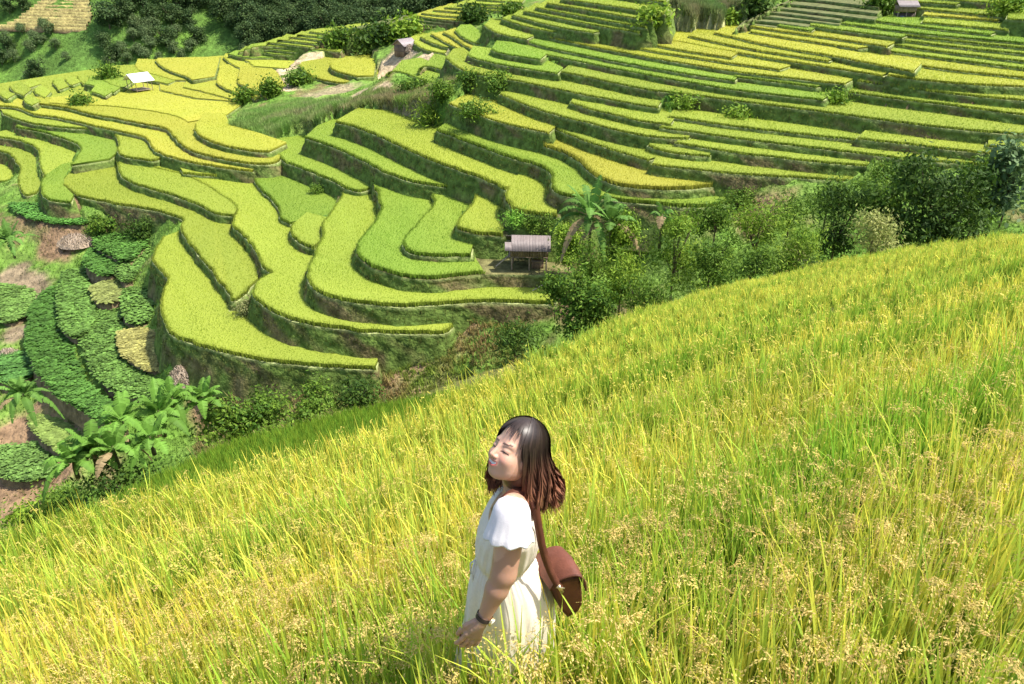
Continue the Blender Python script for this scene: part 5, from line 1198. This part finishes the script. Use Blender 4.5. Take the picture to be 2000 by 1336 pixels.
# --- dress: rings between the sighted outlines
DR = [(968, 1003, 1034, .055), (976, 985, 1044, .085), (986, 968, 1050, .125), (998, 955, 1053, .158), (1015, 943, 1056, .165), (1035, 933, 1057, .150), (1058, 930, 1052, .140), (1078, 929, 1042, .128), (1088, 930, 1037, .122), (1100, 925, 1046, .128), (1125, 919, 1062, .142), (1150, 915, 1072, .155), (1180, 912, 1079, .165), (1210, 908, 1081, .175), (1245, 900, 1080, .185), (1280, 893, 1076, .195), (1330, 885, 1070, .205), (1380, 880, 1070, .215)]
def dress():
    mb = MB(); n = 160; th = np.linspace(0, 2*np.pi, n, endpoint=False); rows = []; yc = 2.03
    pyk = np.array([d[0] for d in DR]); pys = np.concatenate([np.arange(968, 1075, 4), np.arange(1075, 1104, 2), np.arange(1104, 1380, 7)])
    for py in pys:
        xl = np.interp(py, pyk, [d[1] for d in DR]); xr = np.interp(py, pyk, [d[2] for d in DR]); ry = np.interp(py, pyk, [d[3] for d in DR])
        L = W3(xl, py, yc); R = W3(xr, py, yc); cx = (L[0]+R[0])/2; rx = (R[0]-L[0])/2; z = L[2]
        k = np.clip((py-1086)/60, 0, 1) if py > 1086 else np.clip((1086-py)/30, 0, 1)*.0
        g = np.exp(-((py-1090)/12)**2)
        fold = (.042*k*np.sin(8*th+1.7*np.sin(3*th)+.004*(py-1086)) + .016*k*np.sin(19*th+2*np.sin(4*th)+.006*(py-1086)) + .018*(np.exp(-((py-1095)/22)**2))*np.sin(46*th)
                + (.020*np.clip((1086-py)/20, 0, 1)*np.clip((py-1000)/60, 0, 1))*np.sin(21*th+1.2*np.sin(2*th))) - .055*g + .02*np.exp(-((py-1070)/10)**2)
        shrink = 1+fold
        ex = 1.0; c, s = np.cos(th), np.sin(th)
        x = cx+rx*np.sign(c)*np.abs(c)**.92*shrink; y = yc+ry*s*shrink
        tilt = -.03*np.clip((1040-py)/60, 0, 1)*0
        lift = np.where(py < 1000, 0, 0)
        rows.append(np.column_stack([x, y, np.full(n, z)+.004*k*np.sin(9*th)]))
    V = np.vstack(rows); f = [[a*n+j, (a+1)*n+j, (a+1)*n+(j+1) % n, a*n+(j+1) % n] for a in range(len(rows)-1) for j in range(n)]
    c = np.tile(np.array((.86, .765, .64)), (len(V), 1)); mb.add(V, f, c)
    top = rows[0]; q = top.mean(0)
    return mb
dress().build('dress', M_CLOTH, person, smooth=True)
mb = MB(); V = []; n = 100; wz = W3(980, 1088, 2.03)[2]; L = W3(930, 1088, 2.03); R = W3(1037, 1088, 2.03)
tube(mb, [L+np.array((-.004, -.02, .004)), L+np.array((-.012, -.045, -.03)), L+np.array((-.010, -.05, -.085))], [.004, .003, .003], 6, (.85, .8, .7)); tube(mb, [L+np.array((-.004, -.02, .004)), L+np.array((-.02, -.01, -.02)), L+np.array((-.02, -.02, -.06))], [.004, .003, .003], 6, (.85, .8, .7)); mb.build('waist_tie', M_CLOTH, person, smooth=True)
# --- sleeves
def sleeve(sh, el, s, top_up=.045):
    mb = MB(); ax = (el-sh)/np.linalg.norm(el-sh); e1 = np.array((1., 0, 0)); e1 -= e1@ax*ax; e1 /= np.linalg.norm(e1); e2 = np.cross(ax, e1); n = 72; th = np.linspace(0, 2*np.pi, n, endpoint=False); rows = []
    for t, r in ((-.052, .012), (-.048, .030), (-.036, .048), (-.015, .058), (.01, .0625), (.035, .067), (.06, .073), (.078, .079), (.083, .078), (.075, .072)):
        fl = 1+.03*np.clip((t+.01)/.08, 0, 1)*np.sin(9*th+.7)+.02*np.sin(17*th)*np.clip(t/.07, 0, 1)
        rows.append(sh+ax*t+(e1[None]*np.cos(th)[:, None]*r*1.0*fl[:, None]+e2[None]*np.sin(th)[:, None]*r*.95*fl[:, None])+ax[None]*(.0035*np.sin(9*th+1)*np.clip(t/.07, 0, 1))[:, None])
    V = np.vstack(rows); f = [[a*n+j, a*n+(j+1) % n, (a+1)*n+(j+1) % n, (a+1)*n+j] for a in range(len(rows)-1) for j in range(n)]; mb.add(V, f, (.90, .87, .90)); mb.addpolys(rows[0], [list(range(n))], (.90, .87, .90)); return mb
sleeve(sh_n+np.array((-.005, 0, 0)), el_n, 1).build('sleeve', M_SLEEVE, person, smooth=True); sleeve(sh_f, el_f, -1).build('sleeve', M_SLEEVE, person, smooth=True)
mb = MB(); c0 = H(-.01, .0, -.105); 
for s in (-1, 1): tube(mb, [nb+np.array((-.055, .02*s-.01, -.02)), nb+np.array((-.075, .02*s-.03, -.06)), nb+np.array((-.085, -.03+.02*s, -.10))], [.012, .014, .008], 8, (.9, .87, .86), flat=.4)
mb.build('collar', M_SLEEVE, person, smooth=True)
# --- wrist watch
mb = MB(); ax = (wr_n-el_n)/np.linalg.norm(wr_n-el_n); a0 = wr_n-ax*.004; e1 = np.array((0, -1., 0)); e1 -= e1@ax*ax; e1 /= np.linalg.norm(e1); e2 = np.cross(ax, e1); n = 28; V = []
for k in range(n):
    t = k/n*6.283
    for o in (-.008, .008): V.append(a0+ax*o+(e1*math.cos(t)+e2*math.sin(t))*.0275)
mb.add(V, [[2*k, 2*k+1, (2*k+3) % (2*n), (2*k+2) % (2*n)] for k in range(n)], (.05, .035, .03)); wt = mb.build('watch', M_LEATHER, person)
mb = MB(); d = e1*.55+e2*(.83 if e2[0] > 0 else -.83); d /= np.linalg.norm(d); tube(mb, [a0+d*.026, a0+d*.034], [.0155, .0145], 20, (.80, .66, .36)); mb.build('watch_case', M_BRASS, wt, smooth=False)
tube(mb := MB(), [a0+d*.0341, a0+d*.0352], [.0115, .0115], 20, (.85, .82, .70)); mb.build('watch_face', M_CLOTH, wt)
# --- hair
def hair():
    mb = MB(); r = np.random.default_rng(9)
    dark = np.array((.036, .023, .018)); red = np.array((.22, .085, .05)); tip = np.array((.36, .165, .10))
    zt = hc[2]+.10; z_end = W3(1060, 980, 2.05)[2]
    def colr(p): 
        t = np.clip((hc[2]+.02-p[:, 2])/.16, 0, 1)[:, None]; t2 = np.clip((t-.6)/.4, 0, 1); c = dark*(1-t)+red*t; return c*(1-t2*.5)+tip*t2*.5
    # cap under the strands
    Vc, Fc = surfnets(lambda P: np.maximum(head_sdf_cap(P), 0-1), lo_h, hi_h, .006); mb.add(Vc, Fc, colr(Vc)*.8)
    ns = 4200
    for i in range(ns):
        al = r.uniform(-math.pi, math.pi)     # 0 = face direction, + = own left
        a_ = abs(al)
        if a_ < .98: continue
        th0 = r.uniform(.02, .55); w = r.uniform(.0014, .0034); lay = r.uniform(0, 1); R0 = 1.03+.10*lay
        Lh = r.uniform(.80, 1.0); npt = 22; pts = []
        ca, sa = math.cos(al), math.sin(al); rx, ry, rz = .103*R0, .086*R0, .097*R0; cz = .035
        thm = 1.50+.15*(1-lay)
        for k in range(9):
            th = th0+(thm-th0)*k/8; pts.append(H(-.022+rx*math.sin(th)*ca, ry*math.sin(th)*sa, cz+rz*math.cos(th)))
        p = pts[-1].copy(); out = HM@np.array((ca*rx, sa*ry, 0)); out[2] = 0; out /= np.linalg.norm(out)+1e-9
        back = np.clip(-(out[0]*fx[0]+out[1]*fx[1]), -1, 1); zend = z_end + .022*np.clip(-back, 0, 1) + .03*r.uniform(0, 1)**2 + (1-Lh)*.1
        ph = r.uniform(0, 6.28); n2 = npt-9; z0 = p[2]
        for k in range(1, n2+1):
            t = k/n2; fl = (.032+.012*max(0, back))*t**1.2*(.35+.95*lay)+(.013*math.sin(t*8+al*5+lay*2)*t); inn = -.020*max(0, t-.8)/.2
            q = p+out*(fl+inn); q[2] = z0+(zend-z0)*t; cw = math.floor(al*9)*2.1+math.floor(lay*3)*1.3; q += np.array((math.sin(t*10+cw)+.35*math.sin(t*17+ph), math.cos(t*9+cw)+.35*math.cos(t*15+ph), 0))*.013*t**.8
            q[0] += .012*t*(1 if al > 0 else -1.6*min(1, max(0, .6-back))); pts.append(q)
        pts = np.array(pts)
        for _ in range(3): pts[1:-1] = .25*pts[:-2]+.5*pts[1:-1]+.25*pts[2:]
        T = np.gradient(pts, axis=0); T /= np.linalg.norm(T, axis=1)[:, None]+1e-9; o3 = pts-hc; s = np.cross(T, o3); s /= np.linalg.norm(s, axis=1)[:, None]+1e-9
        m_ = len(pts); ww = w*np.concatenate([np.linspace(.6, 1, 6), np.ones(m_-10), np.linspace(1, .15, 4)])[:, None]
        V = np.empty((2*m_, 3)); V[0::2] = pts-s*ww; V[1::2] = pts+s*ww; f = [[2*k, 2*k+1, 2*k+3, 2*k+2] for k in range(m_-1)]
        mb.add(V, f, np.repeat(colr(pts)*r.uniform(.6, 1.5), 2, 0))
    for i in range(900):
        al = r.uniform(-1.15, 1.15); th1 = r.uniform(.62, .86)+.25*(abs(al) > .85); w = r.uniform(.0012, .0026); pts = []
        for k in range(10):
            th = .02+(th1-.02)*k/9; a2 = al*(1+.2*k/9); rr = 1.0+.05*r.uniform(0, 1)*0; pts.append(H(-.020+.106*math.sin(th)*math.cos(a2), .086*math.sin(th)*math.sin(a2), .035+(.101+.004*math.sin(i))*math.cos(th)))
        pts = np.array(pts); T = np.gradient(pts, axis=0); s = np.cross(T, pts-hc); s /= np.linalg.norm(s, axis=1)[:, None]+1e-9; ww = w*np.concatenate([np.ones(6), np.linspace(1, .2, 4)])[:, None]
        V = np.empty((20, 3)); V[0::2] = pts-s*ww; V[1::2] = pts+s*ww; mb.add(V, [[2*k, 2*k+1, 2*k+3, 2*k+2] for k in range(9)], dark*r.uniform(.7, 2.0))
    # thin fringe over the brow
    for i in range(210):
        al = r.uniform(-1.05, 1.05); dens = abs(al)
        if r.uniform() > .35+.65*dens: continue
        th0 = .15; thm = r.uniform(1.02, 1.30)+.35*(dens > .8); pts = []
        for k in range(12):
            th = th0+(thm-th0)*k/11; a2 = al*(1+.12*k/11); pts.append(H(-.018+.112*math.sin(th)*math.cos(a2)*1.0, .088*math.sin(th)*math.sin(a2), .035+.102*math.cos(th)))
        pts = np.array(pts); T = np.gradient(pts, axis=0); s = np.cross(T, pts-hc); s /= np.linalg.norm(s, axis=1)[:, None]+1e-9; w = r.uniform(.0010, .0022); ww = w*np.linspace(1.3, .25, 12)[:, None]
        V = np.empty((24, 3)); V[0::2] = pts-s*ww; V[1::2] = pts+s*ww; mb.add(V, [[2*k, 2*k+1, 2*k+3, 2*k+2] for k in range(11)], dark*r.uniform(.8, 1.8))
    return mb
def head_sdf_cap(P): return cap_unit((P-hc) @ HM/HS)*HS
def cap_unit(Q):
    d = sd_ell(Q, (-.026, 0, .038), (.098, .081, .094))
    back = sd_ell(Q, (-.050, 0, -.045), (.062, .070, .10)); d = smin(d, back, .03)
    cut = -(.022-Q[:, 0]+np.clip(Q[:, 2]-.075, 0, .05)*1.6)       # open front for the face
    return np.maximum(d, cut)
hair().build('hair', M_HAIR, person, smooth=True)
# --- bag and its strap
bag = MB(); LB = np.array((.125, .044, .028))
prof = [(1079, 1142), (1104, 1131), (1131, 1126), (1136, 1140), (1139, 1180), (1130, 1196), (1110, 1208), (1098, 1195), (1086, 1165)]
yb = 1.96; ext = np.array((-.050, .135, -.004)); P0 = np.array([W3(a, b, yb) for a, b in prof]); m_ = len(P0); ctr = P0.mean(0); rows = []
for t, s in ((0, .80), (.0, .93), (.05, 1.0), (.5, 1.03), (.95, 1.0), (1.0, .93), (1.0, .8)): rows.append(ctr+(P0-ctr)*s+ext*t)
V = np.vstack(rows); f = [[a*m_+j, a*m_+(j+1) % m_, (a+1)*m_+(j+1) % m_, (a+1)*m_+j] for a in range(len(rows)-1) for j in range(m_)]; bag.add(V, f, LB*.85); bag.addpolys(rows[0], [list(range(m_))[::-1]], LB*1.25); bag.addpolys(rows[-1], [list(range(m_))], LB)
bagroot = empty('shoulder_bag', ctr+ext*.5, 0, 'reddish brown leather saddle bag hanging behind the hip of the standing person', 'bag')
def rel(mb):
    mb.v = [v-(ctr+ext*.5) for v in mb.v]; return mb
rel(bag).build('body', M_LEATHER, bagroot)
fl = MB(); fp = [(1074, 1150), (1082, 1137), (1104, 1125), (1128, 1121), (1139, 1131), (1141, 1150)]; Pf = smooth3([W3(a, b, yb-.012) for a, b in fp], 2); rows = []
for t, k in ((-.06, 1.0), (.1, 1.05), (.35, 1.1), (.65, 1.1), (.9, 1.03), (1.06, .98)): rows.append(ctr+(Pf-ctr)*k*1.04+ext*t)
nf = len(Pf); V = np.vstack(rows); f = [[a*nf+j, (a+1)*nf+j, (a+1)*nf+j+1, a*nf+j+1] for a in range(len(rows)-1) for j in range(nf-1)]; inner = V+(ctr+ext*.5-V)*.03; fl.add(V, f, LB*1.15); fl.add(inner, f, LB*.7)
rim = rows[0]; tube(fl, rim, .0045, 6, LB*.8); rel(fl).build('flap', M_LEATHER, bagroot, smooth=True)
st = MB(); k0 = W3(1094, 1150, yb-.02)
def ribbon(mb, pts, w, nrm, c, th=.004):
    pts = smooth3(pts, 3); T = np.gradient(pts, axis=0); T /= np.linalg.norm(T, axis=1)[:, None]; nr_ = np.asarray(nrm, float)
    if nr_.ndim == 1: nr_ = np.tile(nr_, (len(pts), 1))
    else: nr_ = np.stack([np.interp(np.linspace(0, 1, len(pts)), np.linspace(0, 1, len(nr_)), nr_[:, i]) for i in range(3)], 1)
    s = np.cross(T, nr_); s /= np.linalg.norm(s, axis=1)[:, None]; u = np.cross(s, T); V = np.stack([pts-s*w/2, pts+s*w/2, pts+s*w/2-u*th, pts-s*w/2-u*th], 1).reshape(-1, 3); n = len(pts)
    f = []
    for i in range(n-1):
        for j in range(4): f.append([4*i+j, 4*i+(j+1) % 4, 4*i+4+(j+1) % 4, 4*i+4+j])
    mb.add(V, f, c)
CAMD = np.array((0, -.75, .66))
ribbon(st, [W3(1046, 990, 1.93), W3(1052, 1030, 1.925), W3(1060, 1075, 1.93), W3(1075, 1118, 1.935), W3(1094, 1150, 1.93)], .026, CAMD, LB*1.0)
ribbon(st, [W3(1046, 990, 1.93), W3(1040, 972, 1.94), W3(1022, 958, 1.96), W3(1000, 962, 1.93), W3(980, 978, 1.91), W3(966, 990, 1.94), W3(960, 1000, 2.0)], .026, np.array([(.5, -.6, .6), (.2, -.5, .8), (0, -.5, .85), (-.3, -.5, .8), (-.5, -.6, .6)]), LB*.8)
rel(st).build('strap', M_LEATHER, bagroot, smooth=True)
bk = MB(); tube(bk, [W3(1090, 1143, yb-.03), W3(1098, 1156, yb-.032)], [.007, .007], 10, (.6, .5, .3)); tube(bk, [W3(1085, 1147, yb-.03), W3(1103, 1149, yb-.03)], [.003, .003], 8, (.7, .6, .4)); rel(bk).build('buckle', M_BRASS, bagroot, smooth=True)
